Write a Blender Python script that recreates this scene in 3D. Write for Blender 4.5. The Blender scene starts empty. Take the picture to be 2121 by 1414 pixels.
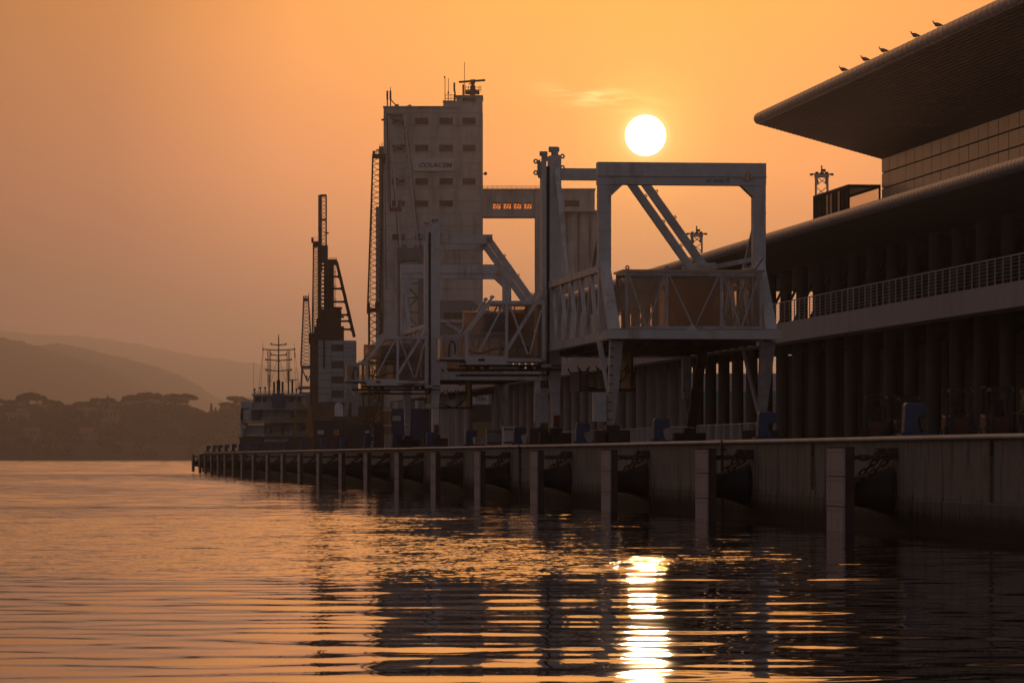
import bpy, math, random
import numpy as np
from mathutils import Vector, Matrix
random.seed(7)
S = bpy.context.scene
COL = S.collection
# ---------------------------------------------------------------- camera
F = 8500.0            # focal length in pixels of a 2121 px wide frame (a 144 mm lens)
CAMZ = 2.0
cam = bpy.data.cameras.new('camera'); camo = bpy.data.objects.new('camera', cam); COL.objects.link(camo)
camo.location = (0, 0, CAMZ); camo.rotation_euler = (math.pi/2, 0, 0)
cam.sensor_width = 36; cam.lens = 36*F/2121; cam.shift_y = 238/2121
cam.clip_start = 0.5; cam.clip_end = 60000
S.camera = camo
S.view_settings.view_transform = 'Standard'; S.view_settings.look = 'None'
S.view_settings.exposure = 0; S.view_settings.gamma = 1
S.cycles.use_denoising = True
S.cycles.max_bounces = 6; S.cycles.volume_bounces = 0; S.cycles.transparent_max_bounces = 24
S.cycles.diffuse_bounces = 2; S.cycles.glossy_bounces = 4; S.cycles.transmission_bounces = 6
S.cycles.sample_clamp_indirect = 6
# ---------------------------------------------------------------- sky
SUN_AZ = math.atan((1337-1060.5)/F); SUN_EL = math.atan((945-281)/F)
SD = Vector((math.sin(SUN_AZ)*math.cos(SUN_EL), math.cos(SUN_AZ)*math.cos(SUN_EL), math.sin(SUN_EL)))
W = bpy.data.worlds.new('World'); S.world = W; W.use_nodes = True
nt = W.node_tree; nt.nodes.clear()
def wn(t, **k):
    n = nt.nodes.new(t)
    for a, b in k.items(): setattr(n, a, b)
    return n
def L(a, b): nt.links.new(a, b)
def wmath(op, a, b=None, c=None):
    n = wn('ShaderNodeMath', operation=op)
    for i, v in enumerate((a, b, c)):
        if v is None: continue
        if isinstance(v, (int, float)): n.inputs[i].default_value = v
        else: L(v, n.inputs[i])
    return n.outputs[0]
def wramp(fac, stops, interp='LINEAR'):
    n = wn('ShaderNodeValToRGB'); n.color_ramp.interpolation = interp
    e = n.color_ramp.elements
    while len(e) < len(stops): e.new(0.5)
    for i, (p, c) in enumerate(stops):
        e[i].position = p; e[i].color = (c[0], c[1], c[2], 1)
    L(fac, n.inputs[0]); return n.outputs[0]
def wmix(bt, fac, a, b):
    n = wn('ShaderNodeMix', data_type='RGBA', blend_type=bt)
    if isinstance(fac, (int, float)): n.inputs[0].default_value = fac
    else: L(fac, n.inputs[0])
    for i, v in ((6, a), (7, b)):
        if isinstance(v, tuple): n.inputs[i].default_value = v
        else: L(v, n.inputs[i])
    return n.outputs[2]
tc = wn('ShaderNodeTexCoord')
nrm = wn('ShaderNodeVectorMath', operation='NORMALIZE'); L(tc.outputs['Generated'], nrm.inputs[0])
sep = wn('ShaderNodeSeparateXYZ'); L(nrm.outputs[0], sep.inputs[0])
elev = wmath('MULTIPLY', wmath('ARCSINE', sep.outputs[2]), 180/math.pi)          # degrees
sub = wn('ShaderNodeVectorMath', operation='SUBTRACT'); L(nrm.outputs[0], sub.inputs[0]); sub.inputs[1].default_value = SD
ln = wn('ShaderNodeVectorMath', operation='LENGTH'); L(sub.outputs[0], ln.inputs[0])
ang = wmath('MULTIPLY', wmath('ARCSINE', wmath('MULTIPLY', ln.outputs['Value'], 0.5)), 360/math.pi)  # degrees from the sun
# the dusty orange sky: by elevation (0..30 deg, square-rooted so the low band gets room)
ef = wmath('SQRT', wmath('DIVIDE', wmath('MAXIMUM', elev, 0.0), 90.0))
def ep(d): return math.sqrt(d/90)
base = wramp(ef, [(0, (.20,.100,.060)), (ep(1), (.30,.140,.078)), (ep(2), (.58,.222,.112)), (ep(4), (.98,.355,.124)), (ep(6.4), (1.08,.405,.082)),
                  (ep(10), (1.75,.74,.21)), (ep(17), (1.8,.80,.29)), (ep(38), (.45,.29,.20)), (1, (.16,.13,.12))])
rf = wmath('SQRT', wmath('DIVIDE', ang, 180.0))
def rp(d): return math.sqrt(d/180)
fall = wramp(rf, [(0, (1.6,1.42,.72)), (rp(2.5), (1.75,1.56,1.08)), (rp(5), (1.42,1.38,1.26)), (rp(7.5), (.76,.74,.86)), (rp(9.5), (.60,.59,.70)), (rp(16), (.50,.52,.62)), (rp(40), (.13,.145,.20)), (rp(90), (.04,.045,.06)), (1, (.03,.035,.05))])
sky = wmix('MULTIPLY', 1.0, base, fall)
dusk = wramp(rf, [(0, (0,0,0)), (rp(20), (0,0,0)), (rp(60), (.035,.034,.042)), (rp(100), (.080,.074,.082)), (1, (.138,.128,.142))])
sky = wmix('ADD', 1.0, sky, dusk)
glow = wramp(rf, [(0, (1.0,.85,.30)), (rp(.29), (1.3,1.0,.40)), (rp(.36), (.8,.55,.12)), (rp(.6), (.50,.34,.05)), (rp(1.1), (.20,.16,.018)), (rp(2.2), (.05,.055,.0)), (rp(5), (.0,.0,.0)), (1, (0,0,0))])
sky = wmix('ADD', 1.0, sky, glow)
# a thin streak of cloud up and left of the sun
cm = wn('ShaderNodeMapping'); cm.inputs['Scale'].default_value = (90, 1, 560); L(nrm.outputs[0], cm.inputs[0])
cn = wn('ShaderNodeTexNoise'); cn.inputs['Scale'].default_value = 1.0; cn.inputs['Detail'].default_value = 5; L(cm.outputs[0], cn.inputs[0])
cx, cz = (1240-1060.5)/F, (945-205)/F
dx = wmath('DIVIDE', wmath('SUBTRACT', sep.outputs[0], cx), 0.011)
dz = wmath('DIVIDE', wmath('SUBTRACT', wmath('ADD', sep.outputs[2], wmath('MULTIPLY', sep.outputs[0], 0.12)), cz+cx*.12), 0.0022)
cd = wmath('EXPONENT', wmath('MULTIPLY', wmath('ADD', wmath('MULTIPLY', dx, dx), wmath('MULTIPLY', dz, dz)), -1.0))
cl = wmath('MULTIPLY', cd, wmath('MAXIMUM', wmath('MULTIPLY', wmath('SUBTRACT', cn.outputs[0], 0.42), 5.0), 0.0))
front = wmath('GREATER_THAN', sep.outputs[1], 0.0)
cl = wmath('MULTIPLY', cl, front)
sky = wmix('ADD', cl, sky, (.55,.62,.30,1))
dust = wn('ShaderNodeTexNoise'); dust.inputs['Scale'].default_value = 1.0; dust.inputs['Detail'].default_value = 3
dm = wn('ShaderNodeMapping'); dm.inputs['Scale'].default_value = (9, 9, 60); L(nrm.outputs[0], dm.inputs[0]); L(dm.outputs[0], dust.inputs[0])
var = wmath('ADD', wmath('MULTIPLY', dust.outputs[0], 0.10), 0.95)
vm = wn('ShaderNodeVectorMath', operation='SCALE'); L(sky, vm.inputs[0]); L(var, vm.inputs['Scale'])
dr = wn('ShaderNodeMapRange', interpolation_type='SMOOTHSTEP'); dr.inputs[1].default_value = 43.5/F*180/math.pi; dr.inputs[2].default_value = 39.5/F*180/math.pi; L(ang, dr.inputs[0]); disc = wmath('MULTIPLY', dr.outputs[0], dr.outputs[0])
full = wmix('ADD', disc, vm.outputs[0], (26, 22, 14, 1))
bg = wn('ShaderNodeBackground'); L(full, bg.inputs[0]); bg.inputs[1].default_value = 1.0
wo = wn('ShaderNodeOutputWorld'); L(bg.outputs[0], wo.inputs[0])
# ---------------------------------------------------------------- sun
sl = bpy.data.lights.new('sun', 'SUN'); sl.energy = 0.30; sl.angle = math.radians(0.55); sl.color = (1.0, .57, .28)
so = bpy.data.objects.new('sun', sl); COL.objects.link(so)
so.rotation_euler = SD.to_track_quat('Z', 'Y').to_euler()

# ---------------------------------------------------------------- materials
MATS = {}
def mat(name, col, rough=0.6, metal=0.0, var=0.0, scale=1.0, stretch=(1,1,1), bump=0.0, dirt=None, spec=0.5, coord='Object', dscale=.5, dlo=.5, dhi=.75):
    if name in MATS: return MATS[name]
    m = bpy.data.materials.new(name); m.use_nodes = True; t = m.node_tree; b = t.nodes['Principled BSDF']
    b.inputs['Base Color'].default_value = (*col, 1); b.inputs['Roughness'].default_value = rough
    b.inputs['Metallic'].default_value = metal; b.inputs['Specular IOR Level'].default_value = spec
    if var or dirt or bump:
        c = t.nodes.new('ShaderNodeTexCoord'); mp = t.nodes.new('ShaderNodeMapping'); mp.inputs['Scale'].default_value = stretch
        t.links.new(c.outputs[coord], mp.inputs[0])
        n = t.nodes.new('ShaderNodeTexNoise'); n.inputs['Scale'].default_value = scale; n.inputs['Detail'].default_value = 6; n.inputs['Roughness'].default_value = .62
        t.links.new(mp.outputs[0], n.inputs[0])
        r = t.nodes.new('ShaderNodeValToRGB'); e = r.color_ramp.elements
        e[0].position = .3; e[1].position = .7
        e[0].color = (*[max(0, x*(1-var)) for x in col], 1); e[1].color = (*[min(1, x*(1+var)) for x in col], 1)
        t.links.new(n.outputs[0], r.inputs[0]); out = r.outputs[0]
        if dirt:
            n2 = t.nodes.new('ShaderNodeTexNoise'); n2.inputs['Scale'].default_value = dscale; n2.inputs['Detail'].default_value = 8; n2.inputs['Roughness'].default_value = .7
            mp2 = t.nodes.new('ShaderNodeMapping'); mp2.inputs['Scale'].default_value = (1, 1, .25); t.links.new(c.outputs[coord], mp2.inputs[0]); t.links.new(mp2.outputs[0], n2.inputs[0])
            r2 = t.nodes.new('ShaderNodeValToRGB'); r2.color_ramp.elements[0].position = dlo; r2.color_ramp.elements[1].position = dhi
            t.links.new(n2.outputs[0], r2.inputs[0])
            mx = t.nodes.new('ShaderNodeMix'); mx.data_type = 'RGBA'; t.links.new(r2.outputs[0], mx.inputs[0]); t.links.new(out, mx.inputs[6]); mx.inputs[7].default_value = (*dirt, 1)
            out = mx.outputs[2]
        t.links.new(out, b.inputs['Base Color'])
        if bump:
            bp = t.nodes.new('ShaderNodeBump'); bp.inputs['Strength'].default_value = bump; bp.inputs['Distance'].default_value = .02
            t.links.new(n.outputs[0], bp.inputs['Height']); t.links.new(bp.outputs[0], b.inputs['Normal'])
    MATS[name] = m; return m
def glass(name, tint=(.8,.75,.7), refl=.12, alpha=.0, rough=.03):
    """thin pane: lets what is behind show, tinted, with a grazing reflection"""
    m = bpy.data.materials.new(name); m.use_nodes = True; t = m.node_tree; t.nodes.clear()
    o = t.nodes.new('ShaderNodeOutputMaterial'); tr = t.nodes.new('ShaderNodeBsdfTransparent'); tr.inputs[0].default_value = (*tint, 1)
    g = t.nodes.new('ShaderNodeBsdfGlossy'); g.inputs['Roughness'].default_value = rough; g.inputs[0].default_value = (.8,.8,.8,1)
    d = t.nodes.new('ShaderNodeBsdfTranslucent'); d.inputs[0].default_value = (.75,.66,.58,1)
    fr = t.nodes.new('ShaderNodeFresnel'); fr.inputs[0].default_value = 1.45
    mx = t.nodes.new('ShaderNodeMixShader'); t.links.new(fr.outputs[0], mx.inputs[0]); t.links.new(tr.outputs[0], mx.inputs[1]); t.links.new(g.outputs[0], mx.inputs[2])
    m2 = t.nodes.new('ShaderNodeMixShader'); m2.inputs[0].default_value = alpha; t.links.new(mx.outputs[0], m2.inputs[1]); t.links.new(d.outputs[0], m2.inputs[2])
    t.links.new(m2.outputs[0], o.inputs[0]); MATS[name] = m; return m
WHITE = mat('white_painted_steel', (.62,.61,.63), .42, 0, .10, 2.0, dirt=(.30,.22,.17), dscale=1.1, dlo=.52, dhi=.74)
OFFW = mat('weathered_white_steel', (.50,.49,.50), .55, 0, .18, 3.0, dirt=(.26,.19,.15), dscale=1.2)
DARKM = mat('dark_steel', (.035,.032,.035), .5, .3, .3, 3.0)
GREYM = mat('grey_steel', (.20,.20,.22), .5, .2, .2, 2.0, dirt=(.12,.09,.07))
RUSTD = mat('dark_rusty_steel', (.06,.035,.028), .75, .1, .4, 2.0)
CONC = mat('silo_concrete', (.55,.50,.47), .9, 0, .12, .35, dirt=(.30,.265,.24), dscale=.30, dlo=.46, dhi=.66, bump=.2)
RUBBER = mat('black_rubber', (.012,.011,.011), .7)
BLUE = mat('blue_paint', (.012,.04,.12), .42, 0, .25, 5.0, dirt=(.03,.03,.035), dscale=2.5)
CBLUE = mat('container_blue', (.012,.035,.12), .5, 0, .25, .8, dirt=(.05,.025,.02), dscale=.6)
ORANGE = mat('orange_paint', (.11,.026,.006), .45, 0, .2, 4.0)
YELLOW = mat('yellow_paint', (.55,.28,.03), .5, 0, .2, 3.0)
RED = mat('red_paint', (.16,.02,.012), .5, 0, .2, 3.0)
WIN = mat('dark_window', (.02,.016,.016), .3, 0, .5, .6)
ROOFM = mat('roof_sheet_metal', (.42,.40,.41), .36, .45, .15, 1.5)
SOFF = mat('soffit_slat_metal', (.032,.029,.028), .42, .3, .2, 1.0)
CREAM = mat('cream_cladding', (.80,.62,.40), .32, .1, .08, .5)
PLAST = mat('white_plaster', (.44,.41,.41), .8, 0, .08, .6, dirt=(.36,.32,.31), dscale=.4)
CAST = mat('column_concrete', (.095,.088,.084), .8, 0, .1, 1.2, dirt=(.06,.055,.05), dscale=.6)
CHAIN = mat('chain_steel', (.05,.035,.028), .6, .4, .3, 9.0)
GLASS = glass('cabin_glass', (.95,.90,.84), alpha=.07)
FROST = glass('frosted_glass', (.85,.76,.66), alpha=.60)
GLASS2 = glass('clear_glass', (.85,.82,.8), alpha=.06)
UHMW = mat('fender_pad_white', (.38,.345,.37), .55, 0, .15, 4.0, stretch=(1,1,.2), dirt=(.22,.17,.16), dscale=3.0)

# ---------------------------------------------------------------- building helpers
SA, CA = 1000/math.hypot(1000, F), F/math.hypot(1000, F)   # the quay runs 6.7 degrees left of the view
QROT = math.asin(SA)
def Q(p, s, z): return Vector((p*CA - s*SA, p*SA + s*CA, z))        # quay frame: p away from the water, s along the quay
def Yq(x, p): return F/CA*p/(x-60.5)
def sq(x, p): return (Yq(x, p) - p*SA)/CA
def PX(x, y, Y): return Vector(((x-1060.5)*Y/F, Y, CAMZ+(945-y)*Y/F))
class MB:
    def __init__(self, off=(0,0,0)): self.v = []; self.f = []; self.off = Vector(off); self.smooth = False; self.second = None; self.m2 = None
    def switch(self, m2): self.second = len(self.f); self.m2 = m2; return self     # faces added after this take a second material
    def _add(self, vs, fs):
        n = len(self.v); self.v += [Vector(v)-self.off for v in vs]; self.f += [tuple(i+n for i in f) for f in fs]; return self
    def box(self, x0, x1, y0, y1, z0, z1):
        return self._add([(x0,y0,z0),(x1,y0,z0),(x1,y1,z0),(x0,y1,z0),(x0,y0,z1),(x1,y0,z1),(x1,y1,z1),(x0,y1,z1)],
                         [(0,3,2,1),(4,5,6,7),(0,1,5,4),(1,2,6,5),(2,3,7,6),(3,0,4,7)])
    def prism(self, poly, axis, a, b):
        """poly: 2D outline; axis 'x','y','z' = extrusion axis, from a to b"""
        n = len(poly)
        def P(u, v, w): return {'x': (w,u,v), 'y': (u,w,v), 'z': (u,v,w)}[axis]
        vs = [P(u,v,a) for u,v in poly] + [P(u,v,b) for u,v in poly]
        fs = [tuple(range(n))[::-1], tuple(range(n, 2*n))] + [(i, (i+1)%n, (i+1)%n+n, i+n) for i in range(n)]
        return self._add(vs, fs)
    def beam(self, a, b, w, h=None, up=(0,0,1), w2=None, h2=None):
        a, b = Vector(a), Vector(b); h = w if h is None else h; w2 = w if w2 is None else w2; h2 = (h if w2 == w else h*w2/w) if h2 is None else h2
        d = (b-a)
        if d.length < 1e-6: return self
        d.normalize(); u = Vector(up)
        if abs(d.dot(u)) > .98: u = Vector((0,1,0)) if abs(d.y) < .9 else Vector((1,0,0))
        sx = d.cross(u).normalized(); sy = sx.cross(d).normalized()
        vs = []
        for p, ww, hh in ((a, w, h), (b, w2, h2)):
            for i, j in ((-1,-1),(1,-1),(1,1),(-1,1)): vs.append(p + sx*(i*ww/2) + sy*(j*hh/2))
        return self._add(vs, [(0,1,2,3)[::-1], (4,5,6,7), (0,1,5,4),(1,2,6,5),(2,3,7,6),(3,0,4,7)])
    def tube(self, a, b, r, n=6, r2=None):
        a, b = Vector(a), Vector(b); r2 = r if r2 is None else r2; d = b-a
        if d.length < 1e-6: return self
        d.normalize(); u = Vector((0,0,1)) if abs(d.z) < .95 else Vector((1,0,0))
        sx = d.cross(u).normalized(); sy = sx.cross(d)
        vs = []
        for p, rr in ((a, r), (b, r2)):
            for k in range(n):
                t = 2*math.pi*k/n; vs.append(p + sx*math.cos(t)*rr + sy*math.sin(t)*rr)
        return self._add(vs, [tuple(range(n))[::-1], tuple(range(n, 2*n))] + [(k, (k+1)%n, (k+1)%n+n, k+n) for k in range(n)])
    def path(self, pts, r, n=5):
        for a, b in zip(pts, pts[1:]): self.tube(a, b, r, n)
        return self
    def lathe(self, c, prof, n=16, axis='z'):
        """prof: (radius, height) pairs about point c"""
        c = Vector(c); vs = []
        for r, h in prof:
            for k in range(n):
                t = 2*math.pi*k/n; x, y = r*math.cos(t), r*math.sin(t)
                vs.append(c + Vector({'z': (x,y,h), 'x': (h,x,y), 'y': (x,h,y)}[axis]))
        fs = [tuple(range(n))[::-1], tuple(range((len(prof)-1)*n, len(prof)*n))]
        for i in range(len(prof)-1):
            for k in range(n): fs.append((i*n+k, i*n+(k+1)%n, (i+1)*n+(k+1)%n, (i+1)*n+k))
        return self._add(vs, fs)
    def torus(self, c, R, r, axis='y', n=14, m=6, a0=0, a1=2*math.pi):
        c = Vector(c); pts = []
        for k in range(n+1):
            t = a0+(a1-a0)*k/n; x, y = R*math.cos(t), R*math.sin(t)
            pts.append(c+Vector({'y': (x,0,y), 'x': (0,x,y), 'z': (x,y,0)}[axis]))
        return self.path(pts, r, m)
    def lattice(self, a, b, wa, wb, n, rc, rb, wa2=None, wb2=None, up=(0,1,0), dense=False):
        """four-chord lattice boom from a to b, width wa->wb (and depth), n bays of zigzag bracing"""
        a, b = Vector(a), Vector(b); d = (b-a).normalized(); sx = d.cross(Vector(up)).normalized(); sy = sx.cross(d).normalized()
        wa2 = wa if wa2 is None else wa2; wb2 = wb if wb2 is None else wb2
        def C(t, i, j):
            w = wa+(wb-wa)*t; h = wa2+(wb2-wa2)*t
            return a+(b-a)*t+sx*(i*w/2)+sy*(j*h/2)
        cs = [(-1,-1),(1,-1),(1,1),(-1,1)]
        for i, j in cs: self.tube(C(0,i,j), C(1,i,j), rc, 5)
        for k in range(n):
            t0, t1 = k/n, (k+1)/n
            for q in range(4):
                c0, c1 = cs[q], cs[(q+1)%4]
                if k % 2 == q % 2: c0, c1 = c1, c0
                self.tube(C(t0,*c0), C(t1,*c1), rb, 4)
                if dense: self.tube(C(t0,*cs[q]), C(t0,*cs[(q+1)%4]), rb, 4)
        return self
    def build(self, name, m, parent=None, smooth=False):
        me = bpy.data.meshes.new(name)
        me.from_pydata([tuple(v) for v in self.v], [], self.f); me.update()
        if m: me.materials.append(m)
        if self.second is not None:
            me.materials.append(self.m2); me.polygons.foreach_set('material_index', [0]*self.second+[1]*(len(me.polygons)-self.second))
        if smooth or self.smooth:
            me.polygons.foreach_set('use_smooth', [True]*len(me.polygons))
            try: me.set_sharp_from_angle(angle=math.radians(40))
            except Exception: pass
        o = bpy.data.objects.new(name, me); COL.objects.link(o)
        if parent is not None: o.parent = parent
        return o
def tag(o, label=None, cat=None, group=None, kind=None):
    if label: o['label'] = label
    if cat: o['category'] = cat
    if group: o['group'] = group
    if kind: o['kind'] = kind
    return o
def thing(name, label, cat, loc=(0,0,0), rz=0, group=None):
    o = bpy.data.objects.new(name, None); o.empty_display_size = .2; COL.objects.link(o)
    o.location = loc; o.rotation_euler = (0,0,rz); return tag(o, label, cat, group)
def copy_tree(o, parent=None):
    c = o.copy(); COL.objects.link(c)
    if parent is not None: c.parent = parent
    for ch in [k for k in bpy.data.objects if k.parent == o]: copy_tree(ch, c)
    return c
def text_mb(body, size, depth=.02, shear=0.0, bold=False, xscale=1.0):
    """solid letters as a mesh in the local x-z plane, facing -y, centred"""
    cu = bpy.data.curves.new('t', 'FONT'); cu.body = body; cu.size = size; cu.extrude = depth/2; cu.align_x = 'CENTER'; cu.align_y = 'CENTER'; cu.shear = shear
    cu.offset = .02*size if bold else 0; cu.resolution_u = 2
    o = bpy.data.objects.new('t', cu); COL.objects.link(o)
    dg = bpy.context.evaluated_depsgraph_get(); me = bpy.data.meshes.new_from_object(o.evaluated_get(dg))
    mb = MB(); mb.v = [Vector((v.co.x*xscale, -v.co.z, v.co.y)) for v in me.vertices]; mb.f = [tuple(p.vertices) for p in me.polygons]
    bpy.data.objects.remove(o); bpy.data.curves.remove(cu); bpy.data.meshes.remove(me); return mb
# ================================================================ SETTING
# ---------------------------------------------------------------- water
def water_material():
    m = bpy.data.materials.new('harbour_water'); m.use_nodes = True; t = m.node_tree; b = t.nodes['Principled BSDF']
    b.inputs['Base Color'].default_value = (.010,.010,.009,1); b.inputs['Roughness'].default_value = .035; b.inputs['IOR'].default_value = 1.38
    g = t.nodes.new('ShaderNodeNewGeometry'); N = t.nodes.new; K = t.links.new
    def M(op, a, b_=None, c=None):
        n = N('ShaderNodeMath'); n.operation = op
        for i, v in enumerate((a, b_, c)):
            if v is None: continue
            if isinstance(v, (int, float)): n.inputs[i].default_value = v
            else: K(v, n.inputs[i])
        return n.outputs[0]
    def noise(sc, rot, det=2, dist=0.0, rough=.5):
        mp = N('ShaderNodeMapping'); mp.inputs['Scale'].default_value = sc; mp.inputs['Rotation'].default_value = (0,0,rot); K(g.outputs['Position'], mp.inputs[0])
        n = N('ShaderNodeTexNoise'); n.inputs['Scale'].default_value = 1; n.inputs['Detail'].default_value = det; n.inputs['Roughness'].default_value = rough; n.inputs['Distortion'].default_value = dist
        K(mp.outputs[0], n.inputs[0]); return n.outputs[0]
    sp = N('ShaderNodeSeparateXYZ'); K(g.outputs['Position'], sp.inputs[0])
    at = N('ShaderNodeAttribute'); at.attribute_name = 'ripple'; band = at.outputs['Fac']
    af = N('ShaderNodeAttribute'); af.attribute_name = 'unmodelled'; fard = af.outputs['Fac']
    swell = noise((.30,.50,1), .12, 1.2, .3)
    chop = noise((1.7,2.6,1), -.2, 1.0, .2)
    rip = noise((5.5,8,1), .3, 2)
    h = M('ADD', M('MULTIPLY', swell, .085), M('MULTIPLY', chop, .007))
    gust = noise((.7,.16,1), .05, 3, .6)
    gust = M('MULTIPLY', M('MAXIMUM', M('SUBTRACT', gust, .30), 0.0), 4.0)
    midw = noise((1.3,1.0,1), .4, 2, .2)
    h = M('ADD', h, M('MULTIPLY', M('MULTIPLY', midw, .03), M('MULTIPLY', band, gust)))
    bp = N('ShaderNodeBump'); bp.inputs['Strength'].default_value = 1; bp.inputs['Distance'].default_value = 1.0
    K(M('MULTIPLY', h, fard), bp.inputs['Height'])
    # fine ripples, too small for the bump filter at this grazing view: given as slopes
    def slopes(sc, rot, det, amp):
        mp = N('ShaderNodeMapping'); mp.inputs['Scale'].default_value = sc; mp.inputs['Rotation'].default_value = (0,0,rot); K(g.outputs['Position'], mp.inputs[0])
        n = N('ShaderNodeTexNoise'); n.inputs['Scale'].default_value = 1; n.inputs['Detail'].default_value = det; K(mp.outputs[0], n.inputs[0])
        v = N('ShaderNodeVectorMath'); v.operation = 'SUBTRACT'; K(n.outputs['Color'], v.inputs[0]); v.inputs[1].default_value = (.5,.5,.5)
        f = N('ShaderNodeVectorMath'); f.operation = 'MULTIPLY'; K(v.outputs[0], f.inputs[0]); f.inputs[1].default_value = (1,1,0)
        o = N('ShaderNodeVectorMath'); o.operation = 'SCALE'; K(f.outputs[0], o.inputs[0])
        if isinstance(amp, (int, float)): o.inputs['Scale'].default_value = amp
        else: K(amp, o.inputs['Scale'])
        return o.outputs[0]
    amp = M('ADD', M('MULTIPLY', band, M('ADD', M('MULTIPLY', gust, .20), RIP)), .010)
    def vadd(a, b_):
        v = N('ShaderNodeVectorMath'); v.operation = 'ADD'; K(a, v.inputs[0]); K(b_, v.inputs[1]); return v.outputs[0]
    nn = vadd(bp.outputs[0], vadd(slopes((9,6,1), .3, 3, amp), slopes((1.6,1.2,1), -.3, 2, M('MULTIPLY', band, .10))))
    nz = N('ShaderNodeVectorMath'); nz.operation = 'NORMALIZE'; K(nn, nz.inputs[0]); K(nz.outputs[0], b.inputs['Normal']); return m
RIP = .16
WATER = water_material()
def build_water():
    rng = np.random.default_rng(4)
    X0, X1, Y0, Y1 = -25.0, 19.0, 30.0, 160.0
    ys = [Y0]
    while ys[-1] < Y1: ys.append(ys[-1]+(.14 if ys[-1] < 62 else .10))
    ys[-1] = Y1; ys = np.array(ys); xs = np.linspace(X0, X1, 367)
    gx, gy = np.meshgrid(xs, ys)
    def sst(v, a, b): t = np.clip((v-a)/(b-a), 0, 1); return t*t*(3-2*t)
    wob = 5*np.sin(gx*.21+1.0)+3*np.sin(gx*.47+gy*.05)+2.0*np.sin(gx*.9+2)+1.2*np.sin(gx*2.1+gy*.11)
    yw = gy+wob*.8-.35*gx; pq = gx*.993+gy*.117
    wp = 1.5*np.sin(gy*.13)+1.0*np.sin(gy*.37+gx*.2)
    band = sst(yw, 66, 78)*(1-sst(yw, 134, 142))
    lee = 1-sst(pq+wp, 8.5, 14.0)
    band = band*(.10+.90*lee)
    rough = np.maximum(band, .34*sst(yw, 134, 142)*(.2+.8*lee))
    def waves(n, l0, l1, slope, spread, dirc=math.pi/2):
        z = np.zeros_like(gx)
        for _ in range(n):
            lam = l0*(l1/l0)**rng.random(); th = dirc+rng.normal()*spread; k = 2*math.pi/lam
            z += (slope*math.sqrt(2/n)/k)*np.sin(k*(gx*math.cos(th)+gy*math.sin(th))+rng.random()*6.283)
        return z
    calm = waves(44, 1.05, 3.0, .0235, .55)+waves(24, .5, 1.0, .0060, .9)
    grp = .82+.18*np.sin(gx*.33+gy*.21)*np.sin(gy*.17-gx*.12+1)
    chop = waves(46, .36, 1.1, .076, .75)
    flick = .62+.38*np.sin(gx*.8+gy*.35+2*np.sin(gy*.22))*np.sin(gy*.55-gx*.4)
    edge = sst(gx, X0, X0+3)*(1-sst(gx, X1-2, X1))*sst(gy, Y0, Y0+2)*(1-sst(gy, Y1-8, Y1))
    z = (calm*grp*(1-.3*rough)+chop*rough*flick)*edge
    nr, nc = gx.shape
    co = np.stack([gx.ravel(), gy.ravel(), z.ravel()], 1)
    i = np.arange(nr*nc).reshape(nr, nc); q = np.stack([i[:-1,:-1], i[:-1,1:], i[1:,1:], i[1:,:-1]], -1).reshape(-1, 4)
    # a second, coarser patch beyond it
    PX0, PX1, PY1 = -64.0, 16.0, 450.0
    rip1, un1 = rough.ravel(), (1-edge).ravel()
    xs2 = np.linspace(PX0, PX1, 190); ys2 = [Y1]
    while ys2[-1] < PY1: ys2.append(ys2[-1]+.30+.0012*(ys2[-1]-Y1))
    ys2[-1] = PY1; gx, gy = np.meshgrid(xs2, np.array(ys2))
    e2 = sst(gx, PX0, PX0+4)*(1-sst(gx, PX1-3, PX1))*sst(gy, Y1, Y1+4)*(1-sst(gy, PY1-40, PY1))
    pq = gx*.993+gy*.117; lee2 = .35+.65*(1-sst(pq, 10, 16)); pat = .7+.3*np.sin(gx*.11+gy*.035+1.5*np.sin(gy*.021))
    z2 = (waves(44, 1.6, 5.0, .042, .6)+waves(20, 1.3, 2.0, .018, .9))*lee2*pat*e2
    n0 = len(co); nr, nc = gx.shape; co = np.concatenate([co, np.stack([gx.ravel(), gy.ravel(), z2.ravel()], 1)])
    i = n0+np.arange(nr*nc).reshape(nr, nc); q = np.concatenate([q, np.stack([i[:-1,:-1], i[:-1,1:], i[1:,1:], i[1:,:-1]], -1).reshape(-1, 4)])
    # a third for the open water towards the far shore
    FX0, FX1, FY1 = -330.0, -16.0, 1700.0
    ys3 = [PY1]
    while ys3[-1] < FY1: ys3.append(ys3[-1]+1.3+.0022*(ys3[-1]-PY1))
    ys3[-1] = FY1; gx3, gy3 = np.meshgrid(np.linspace(FX0, FX1, 170), np.array(ys3)); keep = gx, gy; gx, gy = gx3, gy3
    e3 = sst(gx, FX0, FX0+20)*(1-sst(gx, FX1-10, FX1))*sst(gy, PY1, PY1+12)*(1-sst(gy, FY1-60, FY1))
    z3 = waves(60, 6.5, 17, .062, .6)*e3*(.75+.25*np.sin(gx*.02+gy*.009)*np.sin(gy*.013+1))
    n0 = len(co); nr, nc = gx.shape; co = np.concatenate([co, np.stack([gx.ravel(), gy.ravel(), z3.ravel()], 1)])
    i = n0+np.arange(nr*nc).reshape(nr, nc); q = np.concatenate([q, np.stack([i[:-1,:-1], i[:-1,1:], i[1:,1:], i[1:,:-1]], -1).reshape(-1, 4)])
    gx, gy = keep
    # flat sheets around the modelled patches, out to the horizon
    ex = [-9000, FX0, PX0, X0, FX1, PX1, X1, 9000]; ey = [-200, Y0, Y1, PY1, FY1, 2200, 14000]; ov = []; of = []; base = len(co); orip = []
    for y in ey:
        for x in ex: ov.append((x, y, 0)); orip.append(0 if y < 100 else .34 if y < 500 else .6 if y < 1000 else 1.0)
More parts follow.
